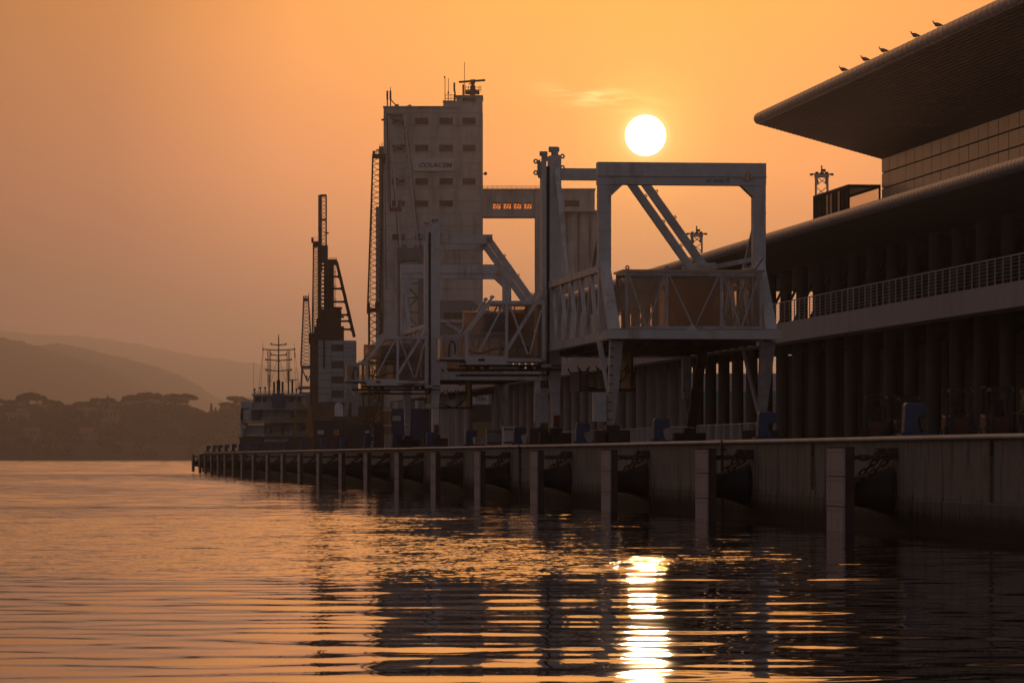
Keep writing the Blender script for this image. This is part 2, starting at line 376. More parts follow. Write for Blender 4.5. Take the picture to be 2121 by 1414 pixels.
    for r in range(len(ey)-1):
        for c in range(7):
            if (r == 1 and c in (3, 4, 5)) or (r == 2 and c in (2, 3, 4)) or (r == 3 and c in (1, 2, 3)): continue
            a = base+r*8+c; of.append((a, a+1, a+9, a+8))
    co = np.concatenate([co, np.array(ov, float)]); q = np.concatenate([q, np.array(of)])
    me = bpy.data.meshes.new('water'); me.vertices.add(len(co)); me.vertices.foreach_set('co', co.ravel())
    me.loops.add(q.size); me.loops.foreach_set('vertex_index', q.ravel().astype(np.int32))
    me.polygons.add(len(q)); me.polygons.foreach_set('loop_start', np.arange(0, q.size, 4, dtype=np.int32)); me.polygons.foreach_set('loop_total', np.full(len(q), 4, dtype=np.int32))
    me.polygons.foreach_set('use_smooth', np.ones(len(q), bool)); me.update(calc_edges=True)
    at = me.attributes.new('ripple', 'FLOAT', 'POINT'); at.data.foreach_set('value', np.concatenate([rip1, np.full(gx.size, .34), np.full(gx3.size, .45), np.array(orip)]).astype(np.float32))
    at = me.attributes.new('unmodelled', 'FLOAT', 'POINT'); at.data.foreach_set('value', np.concatenate([un1, (1-e2).ravel(), (1-e3).ravel()*.5, np.ones(len(ov))]).astype(np.float32))
    me.materials.append(WATER); o = bpy.data.objects.new('water', me); COL.objects.link(o); tag(o, kind='structure')
build_water()

# ---------------------------------------------------------------- hills and far coast
LEAFY = mat('wooded_hill', (.035,.040,.022), .95, 0, .5, .012, coord='Object')
def ridge(name, pts, Y, depth, label=None, rough=2.0, seed=1):
    """a hill range: ridge heights read along x, falling towards the water in front and behind"""
    rnd = random.Random(seed); n = 160; xs = [pts[0][0]+(pts[-1][0]-pts[0][0])*i/n for i in range(n+1)]
    def hy(x):
        for (a, b), (c, d) in zip(pts, pts[1:]):
            if a <= x <= c: 
                t = (x-a)/(c-a); return b+(d-b)*t
        return pts[-1][1]
    rows = 9; vs = []; fs = []
    for j in range(rows):
        t = j/(rows-1); prof = math.sin(math.pi*min(1, t*1.0)*.999) if t < .5 else math.cos(math.pi*(t-.5))
        for i, x in enumerate(xs):
            zr = (945-hy(x))*Y/F
            jit = (rnd.random()-.5)*rough*(1.0 if 0 < j < rows-1 else 0)
            yy = Y+(t-.5)*2*depth
            vs.append(((x-1060.5)*Y/F, yy, max(-1, CAMZ+zr*prof**.8 + jit if 0 < j < rows-1 else -1)))
    for j in range(rows-1):
        for i in range(n): a = j*(n+1)+i; fs.append((a, a+1, a+n+2, a+n+1))
    mb = MB(); mb._add(vs, fs); return tag(mb.build(name, LEAFY, smooth=True), label, kind='structure')
ridge('hill', [(-700,760),(-400,690),(-120,668),(0,697),(45,707),(82,717),(200,752),(300,800),(420,850),(560,945),(600,945)], 7000, 700, rough=4)
ridge('hill', [(-300,800),(-60,735),(60,722),(82,715),(120,711),(150,716),(200,727),(260,742),(300,752),(340,765),(370,776),(410,798),(440,818),(460,830),(520,865),(640,925),(760,945)], 8200, 700, rough=4, seed=2)
ridge('hill', [(-500,620),(-100,664),(0,684),(90,694),(180,697),(300,714),(400,736),(460,744),(540,753),(700,772),(900,810),(1200,880),(1500,945)], 13000, 700, rough=6, seed=3)
# ---------------------------------------------------------------- quay
def quay_material():
    m = bpy.data.materials.new('quay_concrete'); m.use_nodes = True; t = m.node_tree; b = t.nodes['Principled BSDF']; N = t.nodes.new; K = t.links.new
    b.inputs['Roughness'].default_value = .85; b.inputs['Specular IOR Level'].default_value = .3
    c = N('ShaderNodeTexCoord'); sp = N('ShaderNodeSeparateXYZ'); K(c.outputs['Object'], sp.inputs[0])
    def noise(sc, det=6):
        mp = N('ShaderNodeMapping'); mp.inputs['Scale'].default_value = sc; K(c.outputs['Object'], mp.inputs[0])
        n = N('ShaderNodeTexNoise'); n.inputs['Scale'].default_value = 1; n.inputs['Detail'].default_value = det; n.inputs['Roughness'].default_value = .65; K(mp.outputs[0], n.inputs[0]); return n.outputs[0]
    def ramp(f, stops):
        r = N('ShaderNodeValToRGB'); e = r.color_ramp.elements
        while len(e) < len(stops): e.new(.5)
        for i, (p, cc) in enumerate(stops): e[i].position = p; e[i].color = (*cc, 1)
        K(f, r.inputs[0]); return r.outputs[0]
    def mul(a, b_):
        x = N('ShaderNodeMix'); x.data_type = 'RGBA'; x.blend_type = 'MULTIPLY'; x.inputs[0].default_value = 1; K(a, x.inputs[6]); K(b_, x.inputs[7]); return x.outputs[2]
    streak = noise((.6, 3.2, .35)); blot = noise((.3,.35,.6)); fine = noise((9,9,9), 3)
    h = N('ShaderNodeMath'); h.operation = 'MULTIPLY_ADD'; K(streak, h.inputs[0]); h.inputs[1].default_value = .55; K(sp.outputs[2], h.inputs[2])
    hh = N('ShaderNodeMapRange'); hh.inputs[1].default_value = 0; hh.inputs[2].default_value = 3; K(h.outputs[0], hh.inputs[0])
    band = ramp(hh.outputs[0], [(0,(.05,.05,.04)), (.20,(.06,.055,.045)), (.27,(.22,.20,.17)), (.31,(.50,.47,.42)), (.38,(.62,.60,.56)), (.42,(1,1,1)), (1,(1,1,1))])
    base = ramp(blot, [(.3,(.20,.18,.155)), (.55,(.26,.24,.21)), (.72,(.17,.15,.13))])
    st = ramp(streak, [(.34,(.42,.40,.37)), (.48,(1,1,1)), (.62,(.95,.93,.9)), (.76,(.66,.62,.58))])
    rust = ramp(noise((.9,2.6,.22), 4), [(.60,(1,1,1)), (.70,(.80,.48,.30)), (.80,(.62,.34,.20))])
    K(mul(mul(mul(base, band), st), rust), b.inputs['Base Color'])
    bp = N('ShaderNodeBump'); bp.inputs['Strength'].default_value = .35; bp.inputs['Distance'].default_value = .02; K(fine, bp.inputs['Height']); K(bp.outputs[0], b.inputs['Normal'])
    return m
QUAYM = quay_material()
APRON = mat('apron_concrete', (.16,.15,.14), .85, 0, .25, .15, dirt=(.09,.085,.08), dscale=.08)
CAPM = mat('cap_concrete', (.62,.54,.46), .6, 0, .15, .9, dirt=(.40,.34,.28), dscale=.5, dlo=.45)
S_END = 531.0
rot0 = lambda o: (setattr(o, 'rotation_euler', (0,0,QROT)), o)[1]
qw = MB(); joints = [88+14.7*k for k in range(40)]
s0 = 78.0
for j in joints + [S_END]:
    if j > S_END: j = S_END
    if j <= s0: continue
    qw.prism([(22.3,-3.5),(22.3,.88),(22.325,.90),(22.325,2.385),(23.0,2.385),(23.0,-3.5)], 'y', s0, j-.035)
    if j >= S_END: break
    s0 = j
rot0(qw.build('quay_wall', QUAYM)); tag(bpy.data.objects['quay_wall'], kind='structure')
cp = MB(); s0 = 78.0; rj = random.Random(3)
while s0 < S_END:
    s1 = min(S_END, s0+14.7); dz = rj.uniform(-.006,.006)
    prof = [(23.05,2.39+dz),(22.27,2.39+dz),(22.20,2.43+dz),(22.19,2.46+dz),(22.21,2.50+dz),(22.26,2.525+dz),(22.33,2.53+dz),(23.05,2.53+dz)]
    cp.prism([(q, z) for q, z in prof][::-1], 'y', s0, s1-.02); s0 = s1
tag(rot0(cp.build('quay_edge', CAPM, smooth=True)), kind='structure')
ap = MB().box(23.055, 140, 78, S_END, -3.5, 2.5)
tag(rot0(ap.build('quay', APRON)), kind='structure')
ec = MB().box(22.2, 140, S_END+.01, S_END+.6, -3.5, 2.45); tag(rot0(ec.build('quay_end', QUAYM)), kind='structure')
fq = MB().box(-34, 520, 640, 1500, -3.5, 2.5); tag(fq.build('far_quay', APRON), kind='structure')
def qthing(name, label, cat, p, s, z=2.5, group=None): return thing(name, label, cat, Q(p,s,z), QROT, group)
OCHRE = mat('dull_ochre', (.16,.10,.04), .7, 0, .3, 4)
# tie-down rope and pipes hanging on the wall
for x, ln_, m, lab in ((1682, 1.32, OCHRE, 'thin yellow depth gauge strip hanging on the quay wall beside the big white fender'),
                       (2052, 1.45, OCHRE, 'thin yellow gauge strip on the nearest dark stretch of quay wall')):
    s = sq(x, 22.27); t = qthing('gauge_strip', lab, 'gauge strip', 22.27, s, 2.38)
    MB((22.27,s,2.38)).box(22.235,22.30,s-.045,s+.045,2.38-ln_,2.0).build('strip', m, t)
    MB((22.27,s,2.38)).box(22.24,22.30,s-.07,s+.07,2.0,2.38).build('bracket', RUSTD, t)
for x in (1499, 1079):
    s = sq(x, 22.25); t = qthing('drain_pipe', 'dark drain pipe running down the quay wall joint ' + ('right of the widest gangway leg' if x > 1200 else 'left of the tall white mast'), 'pipe', 22.24, s, 2.38)
    o = MB((22.24,s,2.38)).tube((22.2,s,2.52),(22.2,s,-.4),.05,8)
    for z in (2.2,1.4,.7): o.box(22.13,22.3,s-.09,s+.09,z,z+.05)
    o.build('pipe', DARKM, t)
# ---------------------------------------------------------------- fenders
def make_fender():
    t = qthing('quay_fender', 'x', 'fender', 20.95, 0, 0)
    o = (20.95,0,0)
    MB(o).box(20.86,21.1,-1.1,1.1,-.45,2.22).box(20.84,21.11,-1.12,1.12,2.22,2.25).build('steel_panel', RUSTD, t)
    pads = MB(o); bl_ = []
    for r, (z0, z1) in enumerate(((1.50,2.21),(.72,1.47),(-.06,.69),(-.44,-.08))):
        for c in range(3):
            a = -1.09+c*.73; pads.box(20.80,20.858,a,a+.71,z0,z1)
            for q in (.18,.53):
                for zz in ((z0+.1),(z1-.1)): bl_.append((20.80,a+q,zz))
    pads.switch(DARKM)
    for c in bl_: pads.lathe(c, [(.035,-.004),(.035,.002)], 8, 'x')
    pads.build('face_pad', UHMW, t)
    MB(o).lathe((21.1,0,1.1), [(.45,.0),(.45,.06),(.38,.07),(.40,.3),(.46,.6),(.56,.9),(.62,1.1),(.66,1.12),(.66,1.2)], 24, 'x').build('rubber_cone', RUBBER, t, smooth=True)
    def chain(a, b, sag, n, r=.045, R=.10):
        a, b = Vector(a), Vector(b); mb = MB(o)
        for k in range(n):
            u0, u1 = k/n, (k+1)/n
            p0 = a.lerp(b, u0)+Vector((0,0,-sag*math.sin(math.pi*u0))); p1 = a.lerp(b, u1)+Vector((0,0,-sag*math.sin(math.pi*u1)))
            d = (p1-p0); L_ = d.length*.66; d.normalize(); side = d.cross(Vector((0,1,0))).normalized() if k % 2 else Vector((0,1,0))
            m = (p0+p1)/2; w = R*.55
            q = [m-d*L_*.8+side*w*.5, m-d*L_, m-d*L_*.8-side*w*.5]; q = [m-d*L_*.7+side*w, m-d*L_, m-d*L_*.7-side*w, m+d*L_*.7-side*w, m+d*L_, m+d*L_*.7+side*w]
            mb.path(q+[q[0]], r*.62, 5)
        return mb
    for sy in (-.75,.75):
        chain((21.12,sy,2.02),(22.2,sy*.9,2.1),.10,6).build('top_chain', CHAIN, t)
        chain((22.2,sy*.9,2.05),(21.14,sy*.75,1.2),.04,7).build('stay_chain', CHAIN, t)
    for sy in (-.68,.68): MB(o).box(22.05,22.30,sy-.14,sy+.14,1.92,2.22).tube((22.1,sy-.18,2.07),(22.1,sy+.18,2.07),.05,8).build('wall_bracket', RUSTD, t)
    return t
FX = [1712,1440,1245,1098,982,892,817,753,701,655,616,581,550,521,498,480,463,449,435,422,411,397]
f0 = make_fender()
ordn = ['nearest','second','third','fourth','fifth','sixth','seventh','eighth','ninth','tenth','eleventh','twelfth','thirteenth','fourteenth','fifteenth','sixteenth','seventeenth','eighteenth','nineteenth','twentieth','twenty-first','twenty-second']
for i, x in enumerate(FX):
    o = f0 if i == 0 else copy_tree(f0)
    s = sq(x, 20.8)-1.1; o.location = Q(20.95, s, 0)
    extra = ['fender with black rubber cone on the dark wall', 'fender from the right, chains above a black cone', 'fender from the right, just left of the sun glitter'][i] if i < 3 else ('fender along the quay wall counting from the right' if i < 21 else 'fender, the last one at the far end of the quay')
    o['label'] = 'white faced %s %s' % (ordn[i], extra); o['group'] = 'rubber fenders along the quay wall'
# ---------------------------------------------------------------- bollards
def make_bollard():
    t = qthing('mooring_bollard', 'x', 'bollard', 22.9, 0, 2.53); o = (0,0,0)
    b = MB(o).prism([(-.24,.07),(.22,.07),(.13,.30),(.12,.44),(.17,.50),(.34,.52),(.37,.58),(.36,.80),(.31,.86),(-.15,.87),(-.20,.82)], 'y', -.21, .21).build('post', BLUE, t)
    md = b.modifiers.new('b', 'BEVEL'); md.width = .035; md.segments = 3
    b = MB(o).box(-.33,.55,-.34,.34,-.03,.075).switch(DARKM).lathe((-.25,-.26,.07),[(.03,0),(.03,.045)],6).lathe((-.25,.26,.07),[(.03,0),(.03,.045)],6).lathe((.47,-.26,.07),[(.03,0),(.03,.045)],6).build('base_plate', BLUE, t)
    return t
BX = [1890,1585,1367,1205,1075,975,893,821,763,713,671,631,596,567,539,520,500,486,471,457,446,433]
b0 = make_bollard()
near = ['beside the parked forklifts', 'in front of the right gangway leg', 'under the glass walkway', 'right of the tall white mast', 'left of the tall white mast', 'in front of the two round columns', 'at the foot of the farther mast']
for i, x in enumerate(BX):
    o = b0 if i == 0 else copy_tree(b0)
    o.location = Q(22.9, sq(x-2, 22.9), 2.53)
    o['label'] = ('blue hook shaped mooring bollard ' + near[i]) if i < 7 else 'small blue bollard on the quay edge, %s of the row from the right' % ordn[i]
    o['group'] = 'blue mooring bollards along the quay edge'
# ---------------------------------------------------------------- far coast
CR = mat('pine_foliage', (.045,.055,.028), .9, 0, .45, .25); TRK = mat('pine_bark', (.09,.06,.045), .9)
def blob_leaves(mb, c, rx, ry, rz, n, sz, rnd, flat=1.0):
    for _ in range(n):
        while True:
            a = Vector((rnd.uniform(-1,1), rnd.uniform(-1,1), rnd.uniform(-1,1)))
            if .25 < a.length < 1: break
        a = a.normalized()*a.length**.5
        p = Vector(c)+Vector((a.x*rx, a.y*ry, a.z*rz*(1 if a.z > 0 else .6)))
        u = Vector((rnd.uniform(-1,1), rnd.uniform(-1,1), rnd.uniform(-1,1))).normalized(); v = u.orthogonal().normalized(); w = u.cross(v)
        s = sz*rnd.uniform(.6,1.4); mb._add([p+v*s, p-v*s*.5+w*s*.8, p-v*s*.6-w*s*.7], [(0,1,2)])
def make_pine(kind, rnd):
    t = thing('pine_tree' if kind != 'cypress' else 'cypress_tree', 'x', 'tree'); h = rnd.uniform(11,15)
    cr = MB()
    if kind == 'umbrella':
        for k in range(9):
            a = rnd.uniform(0,6.28); r = rnd.uniform(.1,1)*5.5
            blob_leaves(cr, (r*math.cos(a), r*math.sin(a), h*.80+rnd.uniform(-.6,.9)-r*.10), rnd.uniform(2.4,3.6), rnd.uniform(2.4,3.6), rnd.uniform(1.3,2.0), 190, .75, rnd)
    elif kind == 'cypress':
        for k in range(7):
            z = h*(.12+.13*k); blob_leaves(cr, (rnd.uniform(-.2,.2),0,z), 1.7-.17*k, 1.7-.17*k, 1.6, 120, .6, rnd)
    else:
        for k in range(9):
            a = rnd.uniform(0,6.28); r = rnd.uniform(0,1)*3.6
            blob_leaves(cr, (r*math.cos(a), r*math.sin(a), h*rnd.uniform(.35,.8)), rnd.uniform(2,3), rnd.uniform(2,3), rnd.uniform(1.6,2.6), 170, .8, rnd)
    cr.build('crown', CR, t)
    tr = MB().tube((0,0,-3),(.3,.1,h*.72),.34,7,.2)
    if kind == 'umbrella':
        for k in range(5): a = k*1.3; tr.tube((.2,.1,h*.55),(3.2*math.cos(a),3.2*math.sin(a),h*.78),.14,5,.06)
    tr.build('trunk', TRK, t); return t
COASTY = 2600
def ridge_y(x):
    pts = [(-260,828),(0,834),(60,832),(110,836),(160,834),(240,830),(300,828),(380,834),(410,850),(450,848),(475,834),(560,834),(680,840),(900,870),(1100,900)]
    for (a,b),(c,d) in zip(pts, pts[1:]):
        if a <= x <= c: return 11+b+(d-b)*(x-a)/(c-a)
    return 860
def coast_z(x, t):      # x in reference pixels, t 0 at the water, 1 on the ridge
    return (945-ridge_y(x))*COASTY/F*(t**.75)+.3*t
rc = random.Random(11)
cb = MB(); n = 120; rows = 12; vs = []; fs = []
for j in range(rows+4):
    t = min(1.0, j/rows) if j <= rows else 1-(j-rows)*.22
    Yc = 2380+260*(j/rows)
    for i in range(n+1):
        x = -260+1360*i/n; z = CAMZ*0 + coast_z(x, max(0,t))
        if j == 0: z = -1
        vs.append(((x-1060.5)*COASTY/F, Yc + (0 if j else rc.uniform(-4,4)), z + (rc.uniform(-.8,.8) if 0 < j < rows+3 else 0) ))
for j in range(rows+3):
    for i in range(n): a = j*(n+1)+i; fs.append((a,a+1,a+n+2,a+n+1))
cb._add(vs, fs); tag(cb.build('far_coast_hill', LEAFY, smooth=True), kind='structure')
protos = {k: [make_pine(k, rc) for _ in range(3 if k != 'cypress' else 1)] for k in ('umbrella','round','cypress')}
first = {id(o): True for v in protos.values() for o in v}
trees = [('umbrella', x+rc.uniform(-4,4), 1.0, rc.uniform(.9,1.35)) for x in range(235,385,13)]
trees += [('umbrella', x, 1.0, s) for x, s in ((28,1.3),(45,1.35),(62,1.1),(90,1.0),(104,.9),(5,1.0),(125,.8),(150,.9),(165,.95),(185,1.05),(205,1.25),(220,1.1),(395,.7),(465,1.1),(480,1.2),(492,1.1),(505,1.1),(-20,1.1),(-45,1.2),(530,1.1),(560,1.0))]
trees += [('cypress', 428, 1.0, 1.15), ('cypress', 437, 1.0, .85), ('cypress', 449, 1.0, .95), ('cypress', 78, 1.0, .8), ('cypress', 210, 1.0, 1.0)]
trees += [(rc.choice(['round','round','umbrella']), rc.uniform(-30,520), rc.uniform(.30,.97), rc.uniform(.55,.95)) for _ in range(110)]
for k, x, t, sc in trees:
    src = rc.choice(protos[k]); o = src if first.pop(id(src), False) else copy_tree(src)
    Yc = 2380+260*t
    o.location = ((x-1060.5)*COASTY/F, Yc, coast_z(x, t)-1.0); o.rotation_euler = (0,0,rc.uniform(0,6.28)); sc *= .78; o.scale = (sc, sc, sc*rc.uniform(.75,1.0))
    if k == 'umbrella' and t == 1.0: o['label'] = 'wide umbrella pine on the ridge of the far coast'; o['group'] = 'umbrella pines on the far ridge'
    elif k == 'umbrella': o['label'] = 'flat topped pine among the trees on the far coast slope'; o['group'] = 'pines on the far slope'
    elif k == 'cypress': o['label'] = 'narrow pointed cypress standing on the far wooded coast'; o['group'] = 'cypresses on the far ridge'
    else: o['label'] = 'round bushy tree on the far wooded slope above the water'; o['group'] = 'round trees on the far slope'
wd = MB()
for k in range(260):
    x = -200+4.6*k+rc.uniform(-3,3); t = rc.uniform(.86,1.0)
    blob_leaves(wd, ((x-1060.5)*COASTY/F, 2380+260*t, coast_z(x,t)+2.2), rc.uniform(3,6.5), 5, rc.uniform(2.2,4.6), 130, .9, rc)
for _ in range(420):
    x = rc.uniform(-200,900); t = rc.uniform(.02,.98)
    blob_leaves(wd, ((x-1060.5)*COASTY/F, 2380+260*t, coast_z(x,t)+1.2), rc.uniform(3,6), 4, rc.uniform(2,3.6), 90, 1.0, rc)
tag(wd.build('far_woodland', CR), kind='stuff')
HW = mat('house_plaster', (.22,.195,.165), .9, 0, .1, .3); HR = mat('roof_tiles', (.22,.10,.06), .9, 0, .2, .5)
houses = [(48,870,9,4.6,'wide pale villa low on the far wooded slope at left'),(63,866,7,6,'tall pale house next to the low villa on the left slope'),(82,820+8,6,4,'grey house tucked under the ridge pines at left'),
          (180,858,8,4.5,'pale house on the upper middle of the far slope'),(192,861,9,5.5,'larger pale house beside the one on the upper slope'),(204,868,6,4.5,'small pale house lower on the upper slope row'),
          (240,834,12,4,'long low house just under the ridge canopy'),(268,836,5,5,'small white house under the middle of the ridge canopy'),(300,838,9,4,'long villa under the ridge canopy right of centre'),(315,838,8,6,'two storey villa beneath the ridge pines'),
          (252,872,9,7,'tall grey apartment house at mid slope'),(228,900,9,4,'white house at the foot of the far slope'),(238,906,7,4.5,'second white house at the foot of the far slope'),(118,900,10,4,'pale house near the water on the left slope'),(128,903,6,4,'small pale house near the water on the left slope'),
          (8,896,9,4.5,'pale house at the left end of the far slope'),(20,900,7,4,'low house beside the one at the left end of the slope'),(262,888,8,6,'grey house at mid slope below the apartment house')]
for x, y, w, h, lab in houses:
    z = (945-y)*COASTY/F; t = min(.95, max(.05, (z/max(1,(945-ridge_y(x))*COASTY/F))**1.33)); Yc = 2380+260*t-7
    X = (x-1060.5)*COASTY/F; z = coast_z(x, t)
    th = thing('hillside_house', lab, 'house', (X, Yc, z), rc.uniform(-.4,.4), 'houses on the far wooded coast')
    MB().box(-w/2,w/2,-3.5,3.5,-3,h).build('wall', HW, th)
    MB().prism([(-4,h),(4,h),(0,h+1.6)], 'x', -w/2-.4, w/2+.4).build('roof', HR, th)
    for k in range(max(2,int(w//2.6))):
        for fl in range(1 if h < 5 else 2):
            MB().box(-w/2+.9+k*2.5,-w/2+1.9+k*2.5,-3.56,-3.48,h-2.2-fl*2.6,h-.9-fl*2.6).build('window', WIN, th)
# ================================================================ TERMINAL BUILDING
TB = qthing('terminal_building', 'long cruise terminal with curled metal roof edges, round columns and balcony, filling the right side', 'building', 41, 100, 2.5)
TO = (41, 100, 2.5)
def tbm(): return MB(TO)
S_FAR, S_NEAR = sq(808, 41), 104.0
S_OPEN = sq(1628, 43)        # beyond this the building is an open colonnade
# balcony slab
sb = tbm().prism([(41,8.26),(41,9.33),(41.25,9.36),(47,9.36),(47,8.7),(42.2,8.55),(42.2,8.26)], 'y', S_NEAR, S_FAR)
sb.build('balcony_slab', PLAST, TB)
fl = tbm().box(47.01,60,S_NEAR,S_OPEN+35,8.7,9.36); fl.build('floor_deck', CAST, TB)
for k in range(int((S_FAR-S_NEAR)/5)): tbm().box(42.21,46.9,S_NEAR+1+5*k,S_NEAR+1.35+5*k,8.30,8.69).build('ceiling_beam', CAST, TB)
# balcony railing
rl = tbm(); s = S_NEAR
while s < S_FAR: rl.box(41.06,41.11,s-.03,s+.03,9.34,10.42); s += 1.45
for z in (9.52,9.68,9.84,10.0,10.16,10.30): rl.tube((41.085,S_NEAR,z),(41.085,S_FAR,z),.011,4)
rl.tube((41.085,S_NEAR,10.45),(41.085,S_FAR,10.45),.032,8); rl.build('railing', OFFW, TB)
# columns
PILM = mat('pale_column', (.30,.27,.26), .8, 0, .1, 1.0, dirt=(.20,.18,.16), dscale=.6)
tbm().box(41.0,41.22,sq(884,41),S_FAR,9.37,10.8).prism([(S_FAR+.01,8.3),(S_FAR+.5,8.3),(S_FAR+2.6,4.6),(S_FAR+2.2,4.6)], 'x', 41.0, 41.35).build('end_parapet', PLAST, TB)
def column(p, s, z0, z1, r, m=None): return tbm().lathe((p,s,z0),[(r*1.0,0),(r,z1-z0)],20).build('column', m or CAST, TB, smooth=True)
s_a = sq(1620, 43.2)
k = -22
while True:
    s = s_a+5.0*k; k += 1
    if s > sq(1022, 43.2): break
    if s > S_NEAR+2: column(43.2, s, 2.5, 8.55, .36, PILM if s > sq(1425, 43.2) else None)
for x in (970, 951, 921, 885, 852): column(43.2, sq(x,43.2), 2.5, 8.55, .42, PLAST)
s_u = sq(1628, 44); k = -22
while True:
    s = s_u+5.0*k; k += 1
    if s > sq(1290, 44): break
    if s > S_NEAR+2:
        column(44, s, 9.36, 12.9, .34)
k = -22
while True:
    s = s_u+5.0*k; k += 1
    if s > sq(1290, 44): break
    if s > S_NEAR+2: tbm().beam((44.4,s+.4,9.6),(46.6,s+4.2,12.7),.12).build('roof_brace', GREYM, TB)
# lower roof
RS, RE = S_NEAR-2, sq(1130, 39.8)
def rim(p, z, r, s0, s1, step):
    prof = []; s = s0
    while s < s1: prof += [(r,s-s0),(r*1.01,s-s0+step*.5),(r,s-s0+step-.13),(r*.84,s-s0+step-.10),(r*.84,s-s0+step-.03)]; s += step
    return tbm().lathe((p,s0,z), prof, 18, 'y')
def slats(p0, z0, p1, z1, n, fs0, fs1, t=.05):
    mb = tbm()
    for i in range(n):
        a, b = i/n, (i+1)/n; pa, pb = p0+(p1-p0)*a, p0+(p1-p0)*b; za, zb = z0+(z1-z0)*a, z0+(z1-z0)*b
        c0, c1 = fs0(pa), fs1(pa); d0, d1 = fs0(pb), fs1(pb)
        pg = pb-.25*(pb-pa)
        mb._add([(pa,c0,za),(pa,c1,za),(pg,d1,zb),(pg,d0,zb),(pg,d0,zb+t),(pg,d1,zb+t),(pb,d1,zb+t*.6),(pb,d0,zb+t*.6)], [(0,1,2,3),(3,2,5,4),(4,5,6,7)])
    return mb
lr = tbm().prism([(39.9,14.0),(47.5,14.6),(47.5,14.3),(45.2,13.1),(39.9,13.75)], 'y', RS, RE); lr = lr.build('lower_roof', ROOFM, TB)
o = rim(39.8, 13.80, .30, RS, RE, .70).build('curled_edge', ROOFM, TB, smooth=True); o.parent = lr
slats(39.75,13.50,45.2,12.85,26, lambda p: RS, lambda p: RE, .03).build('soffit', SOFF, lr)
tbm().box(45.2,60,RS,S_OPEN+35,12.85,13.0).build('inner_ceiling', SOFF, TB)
tbm().box(47.6,60,RS,S_OPEN+35,13.1,14.2).build('roof_deck', ROOFM, TB)
# walls inside
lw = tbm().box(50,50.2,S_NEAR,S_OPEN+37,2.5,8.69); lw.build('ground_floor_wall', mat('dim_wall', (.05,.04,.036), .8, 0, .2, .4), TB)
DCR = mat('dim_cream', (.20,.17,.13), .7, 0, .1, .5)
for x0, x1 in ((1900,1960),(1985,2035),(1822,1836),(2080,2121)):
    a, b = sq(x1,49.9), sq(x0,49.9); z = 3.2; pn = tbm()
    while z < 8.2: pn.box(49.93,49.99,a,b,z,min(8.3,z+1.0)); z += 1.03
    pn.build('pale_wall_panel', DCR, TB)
tbm().box(46.2,46.4,sq(1426,46.2),sq(1018,46.2),2.5,8.69).build('rear_wall', PLAST, TB)
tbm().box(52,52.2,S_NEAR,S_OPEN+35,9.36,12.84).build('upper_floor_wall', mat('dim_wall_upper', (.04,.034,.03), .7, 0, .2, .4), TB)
s = S_NEAR+1
while s < S_OPEN+10: tbm().box(51.9,51.98,s,s+2.6,9.7,12.3).build('upper_window', WIN, TB); s += 5.7
# upper storey
SW = sq(1824, 47)
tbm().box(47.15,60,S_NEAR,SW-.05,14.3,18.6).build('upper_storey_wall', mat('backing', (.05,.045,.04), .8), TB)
cl = tbm(); rnd = random.Random(5); s = SW-.02; kk = 0
while s > S_NEAR:
    w = 2.13
    for j in range(5): cl.box(47.06+rnd.uniform(-.006,.006),47.14,s-w+.10,s,14.32+.86*j,14.32+.86*j+.78)
    s -= w
cl.build('cladding_panel', CREAM, TB)
ec = tbm()
for j in range(5):
    for i in range(6): ec.box(47.1+2.13*i,47.1+2.13*i+2.08,SW,SW+.06,14.32+.86*j,14.32+.86*j+.82)
ec.build('end_cladding', CREAM, TB)
# upper roof: a wing that rises outward
ST = sq(1575, 42)-.2; RZ = 21.54; rr = .36
hip = lambda p: SW+(47.1-p)/5.1*(ST-SW) if p < 47.1 else SW
hip2 = lambda p: min(ST, SW+.0)
ur = tbm().prism([(42,RZ+.33),(66,RZ+1.2),(66,RZ-.2),(42,RZ-.30)], 'y', S_NEAR-6, ST).build('upper_roof', ROOFM, TB)
rim(42, RZ, rr, S_NEAR-6, ST-.1, 1.1).build('curled_edge', ROOFM, ur, smooth=True)
e = tbm().lathe((42,ST-.15,RZ),[(rr,0),(rr,.12),(rr*.92,.24),(rr*.72,.34),(rr*.4,.40),(.02,.42)],18,'y').tube((42.0,ST,RZ),(66,ST,RZ),rr,14); e.build('end_edge', ROOFM, ur, smooth=True)
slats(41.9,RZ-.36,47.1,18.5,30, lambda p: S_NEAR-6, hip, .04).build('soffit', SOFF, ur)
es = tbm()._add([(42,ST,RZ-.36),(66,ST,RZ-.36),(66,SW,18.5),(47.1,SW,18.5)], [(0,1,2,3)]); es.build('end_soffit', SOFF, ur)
# glass box standing on the lower roof against the upper wall
gy0, gy1 = SW+.2, sq(1684, 45.2)
gb = qthing('roof_glass_box', 'dark framed glazed box on the lower roof beside the beige panelled wall', 'glass box', 45.2, gy0, 14.5); go = (45.2,gy0,14.5)
fr = MB(go); zt = 17.05
for z in (14.3, zt-.12): fr.box(45.2,45.3,gy0,gy1,z,z+.12).box(46.95,47.05,gy0,gy1,z,z+.12).box(45.3,46.95,gy0,gy0+.1,z,z+.12).box(45.3,46.95,gy1-.1,gy1,z,z+.12)
n = 9
for i in range(n+1):
    s = gy0+(gy1-gy0-.1)*i/n; fr.box(45.2,45.3,s,s+.1,14.42,zt-.12)
for s in (gy0, gy1-.1): fr.box(46.95,47.05,s,s+.1,14.42,zt-.12)
fr.box(45.3,46.95,gy0,gy0+.08,15.6,15.68)
fr.build('frame', mat('matt_dark_frame', (.02,.016,.015), .85), gb)
smk = glass('smoked_glass', (.26,.18,.14), alpha=.0)
